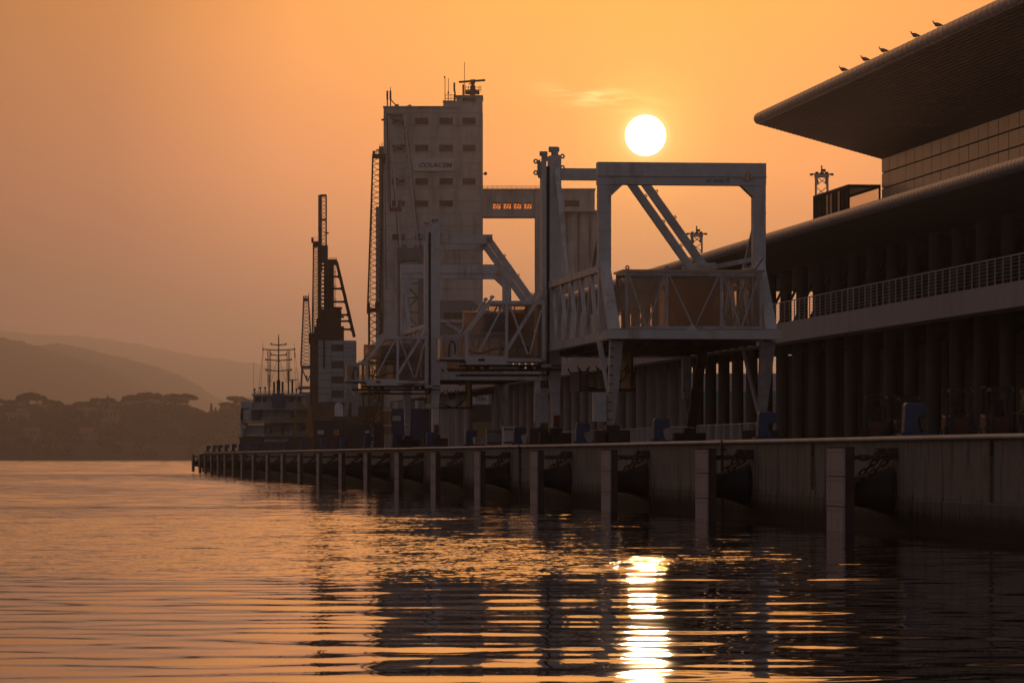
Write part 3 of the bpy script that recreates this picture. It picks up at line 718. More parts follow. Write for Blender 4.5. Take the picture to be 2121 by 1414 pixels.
for i in range(n):
    s0, s1 = gy0+(gy1-gy0-.1)*i/n+.1, gy0+(gy1-gy0-.1)*(i+1)/n
    MB(go).box(45.24,45.26,s0,s1,14.42,zt-.12).build('side_pane', smk if i in (2,4,5) else mat('matt_dark_panel', (.018,.014,.013), .9), gb)
MB(go).box(46.99,47.01,gy0+.1,gy1-.1,14.42,15.9).build('rear_panel', DARKM, gb)
MB(go).box(45.2,47.05,gy0,gy1,zt+.001,zt+.06).build('top_board', DARKM, gb)
MB(go).box(45.3,46.95,gy0+.04,gy0+.055,15.68,zt-.12).build('end_pane', GLASS2, gb)
MB(go).box(45.3,46.95,gy0+.03,gy0+.05,14.42,15.6).build('kick_panel', DARKM, gb)
MB(go).box(45.28,46.97,gy1-.08,gy1-.06,15.0,zt-.12).build('rear_pane', GLASS2, gb)
# ---------------------------------------------------------------- picket fence on the apron
fs0, fs1 = sq(1566, 36), sq(1050, 36)
gf = qthing('guard_fence', 'long low picket fence in front of the pale column wall', 'fence', 36, fs0, 2.5); fo = (36,fs0,2.5)
fb = MB(fo); s = fs0; 
while s < fs1: fb.box(35.985,36.015,s,s+.03,2.62,3.62); s += .34
fb.tube((36,fs0,3.66),(36,fs1,3.66),.025,6).tube((36,fs0,2.6),(36,fs1,2.6),.025,6).build('picket_panel', OFFW, gf)
s = fs0
while s < fs1: MB(fo).box(35.96,36.04,s-.04,s+.04,2.5,3.72).build('fence_post', OFFW, gf); s += 2.4
# ---------------------------------------------------------------- gulls on the roof edge
GULL = mat('gull_feathers', (.30,.28,.27), .8, 0, .2, 20); GDK = mat('gull_wing', (.09,.085,.09), .8); BEAK = mat('beak', (.5,.3,.05), .5)
def make_gull():
    t = qthing('gull', 'x', 'bird', 0, 0, 0)
    b = MB().lathe((0,0,0), [(.008,-.26),(.028,-.21),(.065,-.13),(.098,-.03),(.105,.05),(.088,.12),(.060,.165),(.055,.195),(.062,.225),(.070,.255),(.060,.285),(.018,.315)], 14, 'y')
    for v in b.v:                                     # bend the neck up
        if v.y > .12: d = v.y-.12; v.z += d*.70; v.y -= d*.45
        v.z += .19+.10*v.y
    b.build('body', GULL, t, smooth=True)
    for sx in (-1,1):
        w = MB()._add([(sx*.075,.10,.22),(sx*.088,.02,.15),(sx*.06,-.12,.14),(sx*.012,-.31,.155),(sx*.05,-.12,.205),(sx*.06,.04,.24)], [(0,1,2,3,4,5)] if sx > 0 else [(5,4,3,2,1,0)])
        w.build('wing', GDK, t)
        MB().tube((sx*.025,.0,.11),(sx*.03,.01,0),.007,5).box(sx*.03-.02,sx*.03+.02,0,.05,0,.008).build('leg', BEAK, t)
    MB().tube((0,.215,.36),(0,.285,.35),.015,6,.004).build('beak', BEAK, t)
    return t
g0 = make_gull()
for i, (x, rz, lab) in enumerate(((1747,1.25,'gull nearest the tip of the roof, standing on its curled edge'),(1792,1.45,'second gull from the roof tip, on the curled roof edge'),(1830,1.3,'middle gull of the five on the curled roof edge'),(1896,1.5,'fourth gull from the roof tip, on the curled roof edge'),(1942,1.35,'gull standing highest up the curled roof edge'))):
    o = g0 if i == 0 else copy_tree(g0)
    o.location = Q(42, sq(x, 42), RZ+.355); o.rotation_euler = (0,0,QROT+rz); o.scale = (1.0,)*3
    o['label'] = lab; o['group'] = 'gulls on the upper roof edge'
# ================================================================ PASSENGER GANGWAYS
PW = 24.6            # seaward rail
PL = 31.35           # landward rail
def make_gangway(sm, sg, label, sign_text):
    """sm: place of the mast along the quay; sg=-1: its portal stands nearer the camera, +1: farther. v() counts from the mast toward the portal"""
    T = qthing('passenger_gangway', label, 'gangway', PW, sm, 2.5, 'white movable passenger gangways on the quay'); O = (PW, sm, 2.5)
    def v(d): return sm+sg*d
    def mb(): return MB(O)
    def bx(m, p0, p1, d0, d1, z0, z1): a, b = sorted((v(d0), v(d1))); return m.box(p0,p1,a,b,z0,z1)
    PD = 18.2                                           # mast to portal
    FD = 21.2                                           # mast to flared feet of the portal
    # --- mast: two channel columns with a dark slot between
    m = mb(); bx(m, 24.14,24.34,-.45,.45,5.6,16.0); bx(m, 24.50,25.05,-.45,.45,6.0,16.25); bx(m, 24.34,24.50,-.36,.36,5.7,5.9)
    m.prism([(24.50,6.0),(25.05,6.0),(24.98,5.0),(24.62,5.0)], 'y', *sorted((v(-.40), v(.40))))
    mast = m.build('mast', WHITE, T)
    m = mb(); bx(m, 24.341,24.499,-.30,.30,5.9,15.75); m.build('guide_slot', DARKM, mast)
    m = mb(); bx(m, 24.62,25.0,-.32,.32,3.35,5.0); m.build('mast_leg', WHITE, T)
    # mast head: sheave blocks and lug plates
    hd = mb(); bx(hd, 24.18,24.42,-.25,.25,16.0,16.45); bx(hd, 24.66,24.92,-.3,.3,16.25,16.45); hd.tube((24.55,v(-.3),16.60),(24.98,v(-.3),16.60),.13,10); bx(hd, 24.55,24.98,-.28,.28,16.45,16.66)
    hd.tube((24.1,v(-.2),16.38),(24.45,v(-.2),16.38),.12,10)
    hd.build('mast_head', OFFW, mast)
    for c, w, zc in ((24.02,-1,15.75),(25.10,1,16.0)):
        pl = mb()
        for dz in (-.27,.27):
            pl.torus((c+w*.10,v(-.30),zc+dz),.085,.045,'y',12,6)
        pl.prism([(c-w*.02,zc-.5),(c+w*.02,zc-.36),(c+w*.02,zc+.30),(c-w*.12,zc+.38),(c-w*.12,zc-.55)][::w], 'y', v(-.33)-.01, v(-.33)+.03)
        pl.build('lug_plate', OFFW, mast)
    # --- portal
    for p in (PW, PL):
        pc = mb(); bx(pc, p-.27,p+.27,PD-.30,PD+.30,10.1,13.70)
        for zz in (10.9,11.7,12.5,13.2): bx(pc, p-.285,p+.285,PD-.315,PD+.315,zz,zz+.035)
        pc.build('portal_column', WHITE, T)
    m = mb(); bx(m, PW-.30,PL+.28,PD-.32,PD+.32,13.70,14.06); tp = m.build('portal_beam', WHITE, T)
    m = mb(); bx(m, PW-.30,PL+.28,PD-.34,PD+.34,14.10,14.66); bx(m, PW-.33,PL+.31,PD-.37,PD+.37,14.055,14.095); m.build('upper_beam', WHITE, tp)
    m = mb(); a, b = sorted((v(PD-.28), v(PD+.28)))
    m.prism([(PW+.27,13.7),(PW+.8,13.7),(PW+.27,13.2)], 'y', a, b).prism([(PL-.27,13.7),(PL-.27,13.2),(PL-.8,13.7)], 'y', a, b); m.build('knee_plate', WHITE, tp)
    for p in (PW+.9, PL-.55):
        m = mb(); m.box(p-.06,p+.06,v(PD-sg*.0)-.42,v(PD)-.36,13.9,14.35).box(p-.22,p-.12,v(PD)-.41,v(PD)-.37,13.95,14.1).box(p+.12,p+.2,v(PD)-.41,v(PD)-.37,14.0,14.2).beam((p-.2,v(PD)-.39,13.98),(p,v(PD)-.39,14.3),.05)
    m.build('beam_clamp', mat('bare_metal', (.55,.42,.28), .3, .8, .2, 8), tp)
    if sign_text:
        yy = (v(PD)-.325)
        tm = text_mb('ADELTE', .20, .012, .12); tm.v = [Vector((q.x+29.55-PW+.12, q.y+yy-sm, q.z+13.87-2.5)) for q in tm.v]
        for i in range(3):
            tm.beam((28.98+i*.075-PW+.02, yy-sm, 13.80-2.5),(29.04+i*.075-PW+.02, yy-sm, 13.94-2.5),.022)
        tm.build('maker_lettering', mat('lettering_dark', (.05,.05,.07), .6), tp)
    # splayed legs below the portal columns
    for p in (PW, PL):
        m = mb(); m.beam((p,v(PD),10.15),(p,v(PD),7.25),.5,.42,up=(0,1,0)); m.build('portal_leg', WHITE, T)
        m = mb(); m.beam((p,v(PD+.1),10.25),(p+.02,v(FD),7.25),.50,.42,up=(1,0,0),w2=.46,h2=.46); m.build('splayed_leg', WHITE, T)
        m = mb(); m.beam((p,v(PD-.2),12.6),(p-.02,v(PD-3.6),10.2),.20,.14,up=(1,0,0)); m.build('column_brace', OFFW, T)
    m = mb(); m.beam((24.85,v(.3),15.6),(24.85,v(4.2),10.3),.34,.26,up=(1,0,0),w2=.14,h2=.14); m.build('mast_brace', WHITE, T)
    # --- landward counter frame: horizontal arms and double diagonals
    for d in (.2, 3.6):
        m = mb(); bx(m, 25.05 if d < 1 else 25.9,28.35,d-.2,d+.2,15.10 if d < 1 else 14.88,15.66 if d < 1 else 15.38); m.build('top_arm', WHITE, T)
        m = mb(); m.beam((28.15,v(d),15.35),(31.35,v(d),10.9),.36,.36,up=(0,1,0))
        for q in (.25,.52,.78):
            c = Vector((28.15,v(d),15.35)).lerp(Vector((31.35,v(d),10.9)), q); m.torus((c.x+.19,c.y,c.z+.15),.055,.028,'y',10,5)
        m.build('diagonal_strut', WHITE, T)
    m = mb(); bx(m, 28.0,28.3,-.0,3.8,15.15,15.5); m.build('cross_tie', OFFW, T)
    m = mb(); bx(m, 30.9,31.9,-.1,.3,10.2,11.05); bx(m, 31.1,31.85,.3,3.9,10.5,10.9); bx(m, 30.9,31.9,3.5,3.9,10.2,11.05); m.build('strut_foot', WHITE, T)
    # --- side truss along the quay (two sides)
    for p, nm in ((PW-.02,'side_truss'), (PL,'side_truss')):
        m = mb(); bx(m, p-.13,p+.13,.45,PD-.3,9.98,10.26); bx(m, p-.16,p+.16,.45,FD,6.98,7.34)
        n = 5
        for k in range(n):
            d0 = .9+(PD-1.3)*k/n; d1 = .9+(PD-1.3)*(k+1)/n; dm = (d0+d1)/2
            m.beam((p,v(d0),10.0),(p,v(dm),7.3),.26,.16,up=(1,0,0),w2=.20,h2=.14); m.beam((p,v(dm+.1),7.3),(p,v(d1),10.0),.20,.14,up=(1,0,0),w2=.26,h2=.16)
        m.build(nm, WHITE, T)
    # ring beams across
    m = mb(); bx(m, PW-.35,PL+.40,FD-.3,FD+.28,6.98,7.36); m.prism([(27.75,7.36),(28.15,7.36),(27.98,7.62),(27.92,7.62)], 'y', v(FD)-.12, v(FD)+.12); m.build('ring_beam', WHITE, T)
    m = mb(); bx(m, PW+.4,PL-.2,-.3,.2,6.7,7.12); m.build('ring_beam', OFFW, T)
    # floor under the side corridor, with cable trays
    m = mb(); bx(m, PW+.1,PL-.15,.6,FD-.35,7.02,7.14)
    m.build('floor_plate', DARKM, T)
    m = mb()
    for q in (25.2,26.2,28.4): bx(m, q,q+.12,.6,FD-.4,6.72,7.0)
    for k in range(9): bx(m, PW+.3,PL-.2,1+k*2.2,1.15+k*2.2,6.76,6.98)
    m.build('floor_joist', RUSTD, T)
    m = mb(); bx(m, 25.0,27.6,4,7.2,5.0,5.1); bx(m, 25.0,25.12,4,7.2,5.1,5.9); bx(m, 27.4,27.5,4,7.2,5.1,6.9)
    for k in range(7): m.torus((25.2+.38*k,v(4+.4*k),6.1+.1*(k%2)),.28,.03,'y',8,4,math.pi,2*math.pi)
    m.path([(25.1,v(4),5.9),(25.4,v(4),5.3),(26.5,v(5),5.05),(27.3,v(6),5.6),(27.5,v(6),6.9)],.04)
    m.build('cable_tray', DARKM, T)
    # --- glazed corridor across the portal end
    gz0, gz1 = 7.50, 9.72; ga, gb_ = PW+.55, PL-.30
    for nm, d in (('corridor_front', FD-.45), ('corridor_rear', FD-3.2)):
        m = mb(); bx(m, ga,gb_,d-.06,d+.06,gz1-.04,gz1+.12); bx(m, ga,gb_,d-.06,d+.06,gz0-.10,gz0+.04)
        cuts = [ga+.06, ga+(gb_-ga)*.303, ga+(gb_-ga)*.70, gb_-.06]
        for c in cuts: bx(m, c-.06,c+.06,d-.05,d+.05,gz0,gz1)
        for c0, c1 in zip(cuts, cuts[1:]):
            mid = (c0+c1)/2; m.beam((c0+.1,v(d),gz1-.02),(mid-.04,v(d),gz0+.02),.07); m.beam((mid+.04,v(d),gz0+.02),(c1-.1,v(d),gz1-.02),.07)
        if d > FD-1:
            for c0, c1 in ((cuts[0],cuts[1]),(cuts[2],cuts[3])):
                bx(m, c0+.1,c1-.1,d-.035,d+.0,gz1-.62,gz1-.58)
                w0, w1 = c0+.35, c1-.30
                for z in (gz1-.48, gz1-.12): bx(m, w0,w1,d-.05,d,z,z+.03)
                for q in (w0,(w0+w1)/2,w1-.03): bx(m, q,q+.03,d-.05,d,gz1-.48,gz1-.12)
        fr_ = m.build('corridor_frame', OFFW, T)
        m = mb(); bx(m, ga+.02,cuts[1],d-.012,d+.012,gz0+.03,gz1-.03); m.build('glazing', GLASS, fr_); m = mb(); bx(m, cuts[2],gb_-.02,d-.012,d+.012,gz0+.03,gz1-.03); m.build('glazing', GLASS, fr_)
        m = mb(); bx(m, cuts[1]+.01,cuts[2]-.01,d-.012,d+.012,gz0+.03,gz1-.03); m.build('frosted_pane', FROST, fr_)
    m = mb(); bx(m, ga-.1,gb_+.1,FD-3.3,FD-.3,gz1+.13,gz1+.22); m.build('corridor_roof', FROST, T)
    m = mb(); bx(m, ga-.1,gb_+.1,FD-3.3,FD-.3,gz0-.24,gz0-.11); m.build('corridor_floor', RUSTD, T)
    for q in (ga+.1, ga+1.8, gb_-.5): mb().torus((q,v(FD-.5),gz1+.30),.07,.035,'y',10,5).build('lifting_eye', OFFW, T)
    # light canopy frame rising at the landward end
    m = mb(); m.beam((PL-.6,v(FD-.6),gz1+.25),(PL-.2,v(FD-1.0),gz1+.75),.10); m.build('end_stay', OFFW, T); m = mb(); m.beam((PL-2.3,v(PD-3.5),10.15),(PL-.1,v(PD-.3),10.55),.14,.2); m.build('end_stay', OFFW, T)
    # --- legs to the rails
    def bogie(p, d):
        m = mb(); c = v(d); bx(m, p-.28,p+.28,d-.45,d+.45,2.95,3.35)
        m.box(p-.22,p+.22,c-1.15,c-.5,2.62,3.0).box(p-.22,p+.22,c+.5,c+1.15,2.62,3.0)
        o = m.build('bogie', DARKM, T)
        for q in (-.9,-.4,.4,.9): mb().lathe((p-.1,c+q,2.66),[(.15,0),(.15,.2)],14,'x').build('rail_wheel', RUSTD, o)
        for q in (-.75,.3): mb().box(p+q,p+q+.45,c-.35,c+.35,2.6,3.12).build('buffer_block', RUSTD, o)
        bf = mb(); bf.box(p-.9,p+.95,c-.30,c-.22,2.55,2.62); bf.build('step_plate', DARKM, o)
    bogie(PW+.2, 0); bogie(PW+.25, PD+.6); bogie(PL-.1, 0); bogie(PL, PD+.6)
    # seaward portal leg: tapered tube with rungs, splayed braces making a V
    m = mb(); m.beam((PW+.30,v(PD+1.6),7.0),(PW+.22,v(PD+.6),3.35),.55,.55,up=(0,1,0),w2=.30,h2=.30); leg = m.build('tapered_leg', WHITE, T)
    m = mb()
    for k in range(9):
        z = 6.6-k*.38; c = v(PD+1.5-k*.1); m.box(PW+.0,PW+.06,c-.42,c-.3,z,z+.04).box(PW-.0,PW+.16,c-.44,c-.40,z,z+.04)
    m.build('rung', RUSTD, leg)
    m = mb(); m.beam((PW-.2,v(PD+.0),7.0),(PW+.12,v(PD+.5),4.6),.24,.24,up=(0,1,0),w2=.10,h2=.1); m.build('leg_brace', WHITE, T)
    m = mb(); m.beam((PL,v(PD+2.2),7.0),(PL,v(PD+.6),3.35),.62,.55,up=(0,1,0),w2=.32,h2=.3); m.build('tapered_leg', OFFW, T)
    m = mb(); m.beam((PL-.75,v(PD),7.0),(PL-.12,v(PD+.6),3.9),.13,.13); m.beam((PL-.3,v(FD-.5),7.0),(PL-.12,v(PD+.8),3.8),.09,.09); m.build('leg_brace', OFFW, T)
    m = mb(); bx(m, PL-.42,PL-.05,-.2,.2,5.2,7.0); m.beam((PL-.38,v(0),5.2),(PL-.12,v(0),3.35),.10); m.beam((PL+.02,v(0),5.2),(PL-.12,v(0),3.35),.10); bx(m, PL-.40,PL-.03,-.18,.18,4.75,5.1)
    m.build('far_leg', OFFW, T)
    m = mb(); m.beam((PL+.5,v(.3),7.0),(PL-.0,v(.1),3.4),.42,.35,up=(0,1,0)); m.build('leg_brace', RUSTD, T)
    # electrical cabinets
    if sg < 0:
        m = mb(); bx(m, PW-.75,PW-.15,-.5,.1,3.6,5.0); m.build('switch_cabinet', OFFW, T)
        m = mb(); bx(m, PW-.55,PW-.02,PD+.2,PD+.9,3.5,4.75); m.build('switch_cabinet', OFFW, T)
    m = mb(); bx(m, PW-.45,PW+.12,-.45,-.2,4.98,5.25); m.build('step_bracket', OFFW, T)
    m = mb(); m.box(PW+.1,PW+.36,v(0)-.5,v(0)-.34,3.4,3.95); m.build('alarm_box', RED, T)
    # ladder on the far side of mast foot
    m = mb()
    for k in range(14): m.box(PW-.42,PW-.12,v(-.3)-.02,v(-.3)+.02,2.9+k*.24,2.93+k*.24)
    m.tube((PW-.42,v(-.3),2.6),(PW-.42,v(-.3),6.4),.025,5).tube((PW-.12,v(-.3),2.6),(PW-.12,v(-.3),6.4),.025,5); m.build('ladder', RUSTD, T)
    # --- seaward cabin hung from the mast
    c0, c1 = 20.45, 24.10             # cabin in p
    y0, y1 = sorted((v(-1.5), v(1.2)))
    ZB, ZT, ZM = 6.62, 9.25, 7.85
    def outline(y, nm):
        m = mb(); U = (0,1,0)
        P_ = lambda p, z: (p, y, z)
        m.beam(P_(c0,ZB-.12),P_(c0,ZM+.04),.16,.16,U); m.beam(P_(c0,ZM),P_(c0+1.12,ZT+.05),.19,.16,U); m.beam(P_(c0+1.05,ZT),P_(c1,ZT),.17,.17,U)
        m.beam(P_(c1,ZB-.1),P_(c1,ZT+.1),.16,.16,U); m.beam(P_(c0,ZB-.08),P_(c1,ZB-.08),.16,.16,U)
        m.beam(P_(c0+1.9,ZB),P_(c0+1.9,ZT),.14,.12,U)
        m.beam(P_(c0+1.85,ZB+.3),P_(c1+.02,ZT+.62),.16,.14,U)
        m.beam(P_(c0+.6,ZB+.3),P_(c0+1.75,ZT-.1),.085,.08,U); m.beam(P_(c0+2.05,ZT-.1),P_(c1-.75,ZB+.2),.085,.08,U); m.beam(P_(c1-.65,ZB+.2),P_(c1-.1,ZT-.3),.085,.08,U)
        m.beam(P_(c0+1.1,ZT+.08),P_(c0+1.3,ZT+.30),.10,.05,U)
        m.torus((c0+1.2,y,ZT+.24),.07,.035,'y',10,5); m.torus((c0+.9,y,ZT+.12),.06,.03,'y',10,5)
        return m.build(nm, WHITE, T)
    f1 = outline(y0, 'cabin_frame'); f2 = outline(y1, 'cabin_frame')
    gl = [(c0+.07,ZB),(c1-.08,ZB),(c1-.08,ZT-.08),(c0+1.12,ZT-.08),(c0+.07,ZM+.02)]
    mb().prism(gl, 'y', y0-.012, y0+.012).build('glazing', GLASS, f1); mb().prism(gl, 'y', y1-.012, y1+.012).build('glazing', GLASS, f2)
    ym = v(-1.5) if sg < 0 else v(-1.5)
    sk = mb(); yn = min(y0, y1)
    sk.box(c0-.02,c0+1.9,yn-.11,yn-.04,ZB-.30,ZB+.10); sk.build('skirt_panel', WHITE, f1)
    mb().box(c0+.55,c0+.85,yn-.125,yn-.112,ZB-.14,ZB-.02).build('maker_plate', RED, f1)
    m = mb(); m.box(c0,c1,y0+.1,y1-.1,ZB-.16,ZB-.04); m.build('cabin_floor', DARKM, T)
    m = mb(); m.box(c0+1.1,c1,y0+.1,y1-.1,ZT-.02,ZT+.06); m.build('cabin_roof', FROST, T)
    # corrugated bellows hood at the sea end, seen through the glass
    m = mb()
    m.lathe((c0-.02,(y0+y1)/2,8.40),[(.47,0),(.47,2.9)],20,'x')
    hb_ = m.build('barrel_hood', glass('hood_plastic', (.90,.66,.50), alpha=.5), T, smooth=True)
    mb().torus((c0-.02,(y0+y1)/2,8.40),.47,.022,'x',20,5).build('hoop', OFFW, hb_)
    m = mb(); m.box(c0+.95,c0+2.0,y0+.9,y1-.3,7.9,8.75); m.build('control_box', DARKM, T)
    m = mb(); m.box(c0+.1,c1-.1,y1-.3,y1-.18,7.65,7.85); 
    for q in range(6): m.box(c0+.3+.55*q,c0+.34+.55*q,y1-.3,y1-.26,6.7,7.7)
    m.tube((c0+.2,y0+.4,7.55),(c1-.1,y0+.4,7.55),.03,6).tube((c0+.2,y0+.4,7.2),(c1-.1,y0+.4,7.2),.02,6); m.build('handrail', OFFW, T)
    for q in (c0+.55, c0+1.3, c0+2.55, c0+3.1): mb().box(q,q+.05,y1-.16,y1-.10,ZB,ZT-.1).build('mullion', OFFW, f2)
    m = mb(); pts = []
    for i in range(15): u = i/14; pts.append((c0+.1+1.9*u, y0+.25, 7.0-.13*math.sin(u*6.2)-.05*u))
    m.path(pts,.035,5).torus((c1-.95,y0+.3,6.95),.28,.03,'y',14,5,0,math.pi); m.build('cable', RUBBER, T)
    m = mb(); m.box(c1-1.5,c1-.15,y1-.35,y1-.25,6.7,9.0); m.build('sliding_door', OFFW, T)
    # small outer platform with glass sides
    e0 = 19.28
    m = mb()
    for y in (y0+.3, y1-.3):
        m.beam((e0,y,ZB+.0),(e0,y,7.62),.08,.08); m.beam((e0+.62,y,ZB),(e0+.62,y,7.62),.26,.06); m.beam((e0,y,7.62),(c0,y,7.70),.13,.13); m.beam((e0,y,ZB),(c0,y,ZB),.10,.10)
        m.torus((e0+.95,y,7.80),.07,.03,'y',10,5)
    for z in (7.62, ZB):
        m.beam((e0,y0+.3,z),(e0,y1-.3,z),.08); m.beam((c0-.1,y0+.3,z),(c0-.1,y1-.3,z),.08)
    pf = m.build('outer_platform', OFFW, T)
    m = mb()
    for y in (y0+.3, y1-.3): m.box(e0+.05,c0,y-.01,y+.01,ZB+.05,7.58)
    m.box(e0-.01,e0+.01,y0+.3,y1-.3,ZB+.05,7.58); m.build('glazing', GLASS, pf)
    m = mb(); m.box(e0-.05,c0+.05,y0+.25,y1-.25,ZB-.13,ZB-.05); m.build('deck', DARKM, pf)
    m = mb(); pts = [(e0+.35,y0+.2,6.7),(e0+.38,y0+.2,7.2),(e0+.46,y0+.2,7.42),(e0+.58,y0+.2,7.42),(e0+.66,y0+.2,7.2),(e0+.64,y0+.2,6.8)]; m.path(pts,.03,5); m.build('cable_loop', RUBBER, pf)
    m = mb(); m.box(e0+.0,e0+.28,y0+.3,y0+.5,ZB-.45,ZB-.13).beam((e0+.15,y0+.4,ZB-.45),(e0+.45,y0+.4,ZB-.9),.12); m.build('fender_hook', OFFW, pf)
    # rails and beams hanging under the cabin
    m = mb()
    for z, a, b in ((6.30,c0-.1,c1+.9),(6.10,e0+.25,c1+.9),(5.85,e0+.9,c1+.3)):
        for y in (y0+.4, y1-.4): m.beam((a,y,z),(b,y,z),.09,.08)
    for q in range(10): m.box(c0+.2+.42*q,c0+.28+.42*q,y0+.4,y1-.4,6.08,6.32)
    m.build('slide_rail', RUSTD, T)
    m = mb(); m.box(c0+1.2,c0+2.4,y0+.34,y0+.40,6.13,6.24); m.build('warning_strip', OFFW, T)
    m = mb(); bx(m, 24.05,24.35,-.6,.6,6.3,9.9); m.box(24.02,24.5,y0,y1,6.2,6.35); m.build('lift_carriage', OFFW, T)
    return T
SM1 = sq(1145, 24.7); SM2 = sq(898, 24.7)
make_gangway(SM1, -1, 'nearer white gangway, with big portal and glazed corridor under the sun', True)
make_gangway(SM2, 1, 'farther white gangway, half hidden behind the nearer one, with mast before the concrete tower', False)
# ================================================================ THE PORT BEHIND
class Fr:
    """sizes of a distant thing taken off the photograph at its own distance"""
    def __init__(s, Y): s.Y = Y
    def X(s, x): return (x-1060.5)*s.Y/F
    def Z(s, y): return CAMZ+(945-y)*s.Y/F
    def P(s, x, y, d=0): return (s.X(x), s.Y+d, s.Z(y))
    def box(s, m, x0, x1, y0, y1, d0, d1): return m.box(s.X(x0), s.X(x1), s.Y+d0, s.Y+d1, s.Z(y1), s.Z(y0))
    def thing(s, name, label, cat, x, group=None, z=2.5):
        s.o = (s.X(x), s.Y, z); return thing(name, label, cat, s.o, 0, group)
    def mb(s): return MB(s.o)
# ---------------------------------------------------------------- grain silo tower
f = Fr(720); T = f.thing('silo_tower', 'tall grey concrete silo tower with rows of small windows, company sign and roof antennas', 'tower', 900)
WR = [(244,258),(300,314),(369,383),(415,428),(485,497)]; WC = [(812,839),(860,887),(910,938),(958,985)]
g0 = f.Z(960)
# facade with real window openings
ys = [222]+[v for r in WR for v in r]+[960]
m = f.mb(); xs_all = [795]+[v for c in WC for v in c]+[999]
for i in range(len(ys)-1):
    if i % 2 == 0: f.box(m, 795, 999, ys[i], ys[i+1], 0, .45)
    else:
        row = (i-1)//2
        cols = [c for c in WC if not ((row == 3 and c[0] == 958) or (row == 4 and c[0] > 870))]
        e = [795]+[v for c in cols for v in c]+[999]
        for k in range(0, len(e), 2): f.box(m, e[k], e[k+1], ys[i], ys[i+1], 0, .45)
f.box(m, 945, 999, 203, 222, 0, .45) if False else None
f.box(m, 945, 958, 203, 211, 0, .45); f.box(m, 985, 999, 203, 211, 0, .45); f.box(m, 945, 999, 211, 222, 0, .45); f.box(m, 945, 999, 200, 203, 0, .45)
f.box(m, 918, 945, 210, 222, 0, .45)
m.build('facade', CONC, T)
m = f.mb(); f.box(m, 795, 999, 222, 960, .5, 15); f.box(m, 945, 999, 200, 222, .5, 9); f.box(m, 918, 945, 210, 222, .5, 9); m.build('tower_body', CONC, T)
m = f.mb(); f.box(m, 793.5, 945, 220, 223, -.25, 15.3); f.box(m, 944, 1000.5, 197.5, 200.2, -.3, 9.3); f.box(m, 917, 944, 208.5, 210.5, -.2, 9.2); m.build('roof_coping', CONC, T)
m = f.mb()
for x in (850, 899, 947.5): f.box(m, x-1.3, x+1.3, 224, 900, -.10, 0)
f.box(m, 794.5, 797, 224, 900, -.15, 0); f.box(m, 997, 999.5, 224, 900, -.15, 0); m.build('pilaster', CONC, T)
m = f.mb()
for k in range(17): f.box(m, 797.2, 996.8, 234+26*k, 234.5+26*k, -.05, .01)
m.build('pour_joint', mat('joint_dark', (.20,.18,.17), .9), T)
def window(c, r, T, f, nx=4, ny=2, gm=WIN):
    x0, x1 = c; y0, y1 = r; m = f.mb(); f.box(m, x0+.1, x1-.1, y0+.1, y1-.1, .22, .26); w = m.build('window', gm, T)
    m = f.mb()
    for k in range(nx+1): x = x0+(x1-x0)*k/nx; f.box(m, max(x0,x-.35), min(x1,x+.35), y0, y1, .14, .20)
    for k in range(ny+1): y = y0+(y1-y0)*k/ny; f.box(m, x0, x1, max(y0,y-.35), min(y1,y+.35), .12, .14)
    m.build('window_frame', RUSTD, w)
    m = f.mb(); f.box(m, x0-1, x1+1, y1, y1+1.2, -.18, .0); m.build('sill', CONC, w)
for row, r in enumerate(WR):
    for c in WC:
        if (row == 3 and c[0] == 958) or (row == 4 and c[0] > 870): continue
        window(c, r, T, f)
window((958,985), (203,211), T, f)
m = f.mb(); f.box(m, 857, 941, 328, 352, -.45, -.3); f.box(m, 857, 941, 352, 354.5, -.6, -.1); sg = m.build('sign_board', mat('sign_white', (.58,.56,.55), .6, 0, .08, .6), T)
tm = text_mb('COLACEM', 1.12, .08, .22, True, 1.12); cx_, cz_ = f.X(901), f.Z(343); tm.v = [Vector((q.x+cx_-f.o[0], q.y-.50, q.z+cz_-f.o[2])) for q in tm.v]
tm.build('sign_lettering', mat('sign_letter', (.05,.035,.03), .6), sg)
# roof antennas
def whip(x, y0, y1, r=.07, d=4): return f.mb().tube(f.P(x, y1, d), f.P(x, y0, d), r, 5)
for x0, x1, y0, y1 in ((799.5,803.5,186,217),(806,810,186,219)):
    m = f.mb(); f.box(m, x0, x1, y0, y0+18, 2, 2.4); m.tube(f.P((x0+x1)/2,222,2.3), f.P((x0+x1)/2,y0,2.3), .13, 6); m.build('panel_antenna', DARKM, T)
m = whip(807.5,177,222,.06,3).path([f.P(808,202,3),f.P(812,208,3),f.P(818,214,3)],.1); f.box(m, 817,825,214,222,2,4); f.box(m, 841,852,217,222,2,5); f.box(m, 845,851,214.5,217,2.5,4.5); f.box(m, 790,796,247,250,-.6,.4); m.build('roof_equipment', DARKM, T)
m = whip(921,154,210,.07).tube(f.P(921,154,4), f.P(919,157,4), .15, 5); m.build('wind_mast', DARKM, T)
m = whip(928,158,208,.06).tube(f.P(928,186,4), f.P(928,190,4), .16, 5); m.build('whip_antenna', DARKM, T)
m = f.mb(); f.box(m, 938.5,942.5,168,186,3,3.4); f.box(m, 940,943.5,186,210,3.2,3.7); m.build('panel_antenna', DARKM, T)
m = f.mb()
for x in (922,928,934,940): m.tube(f.P(x,210,1), f.P(x,196,1), .05, 4)
for y in (196,203): m.tube(f.P(922,y,1), f.P(942,y,1), .05, 4)
m.build('roof_railing', DARKM, T)
whip(961.5,124,198,.055).build('whip_antenna', DARKM, T)
m = f.mb(); f.box(m, 957.5,961,174,196,1,1.6); m.build('panel_antenna', DARKM, T)
m = f.mb(); f.box(m, 963,993,186,192,1,4); f.box(m, 973,984,192,198,1.5,3.5)
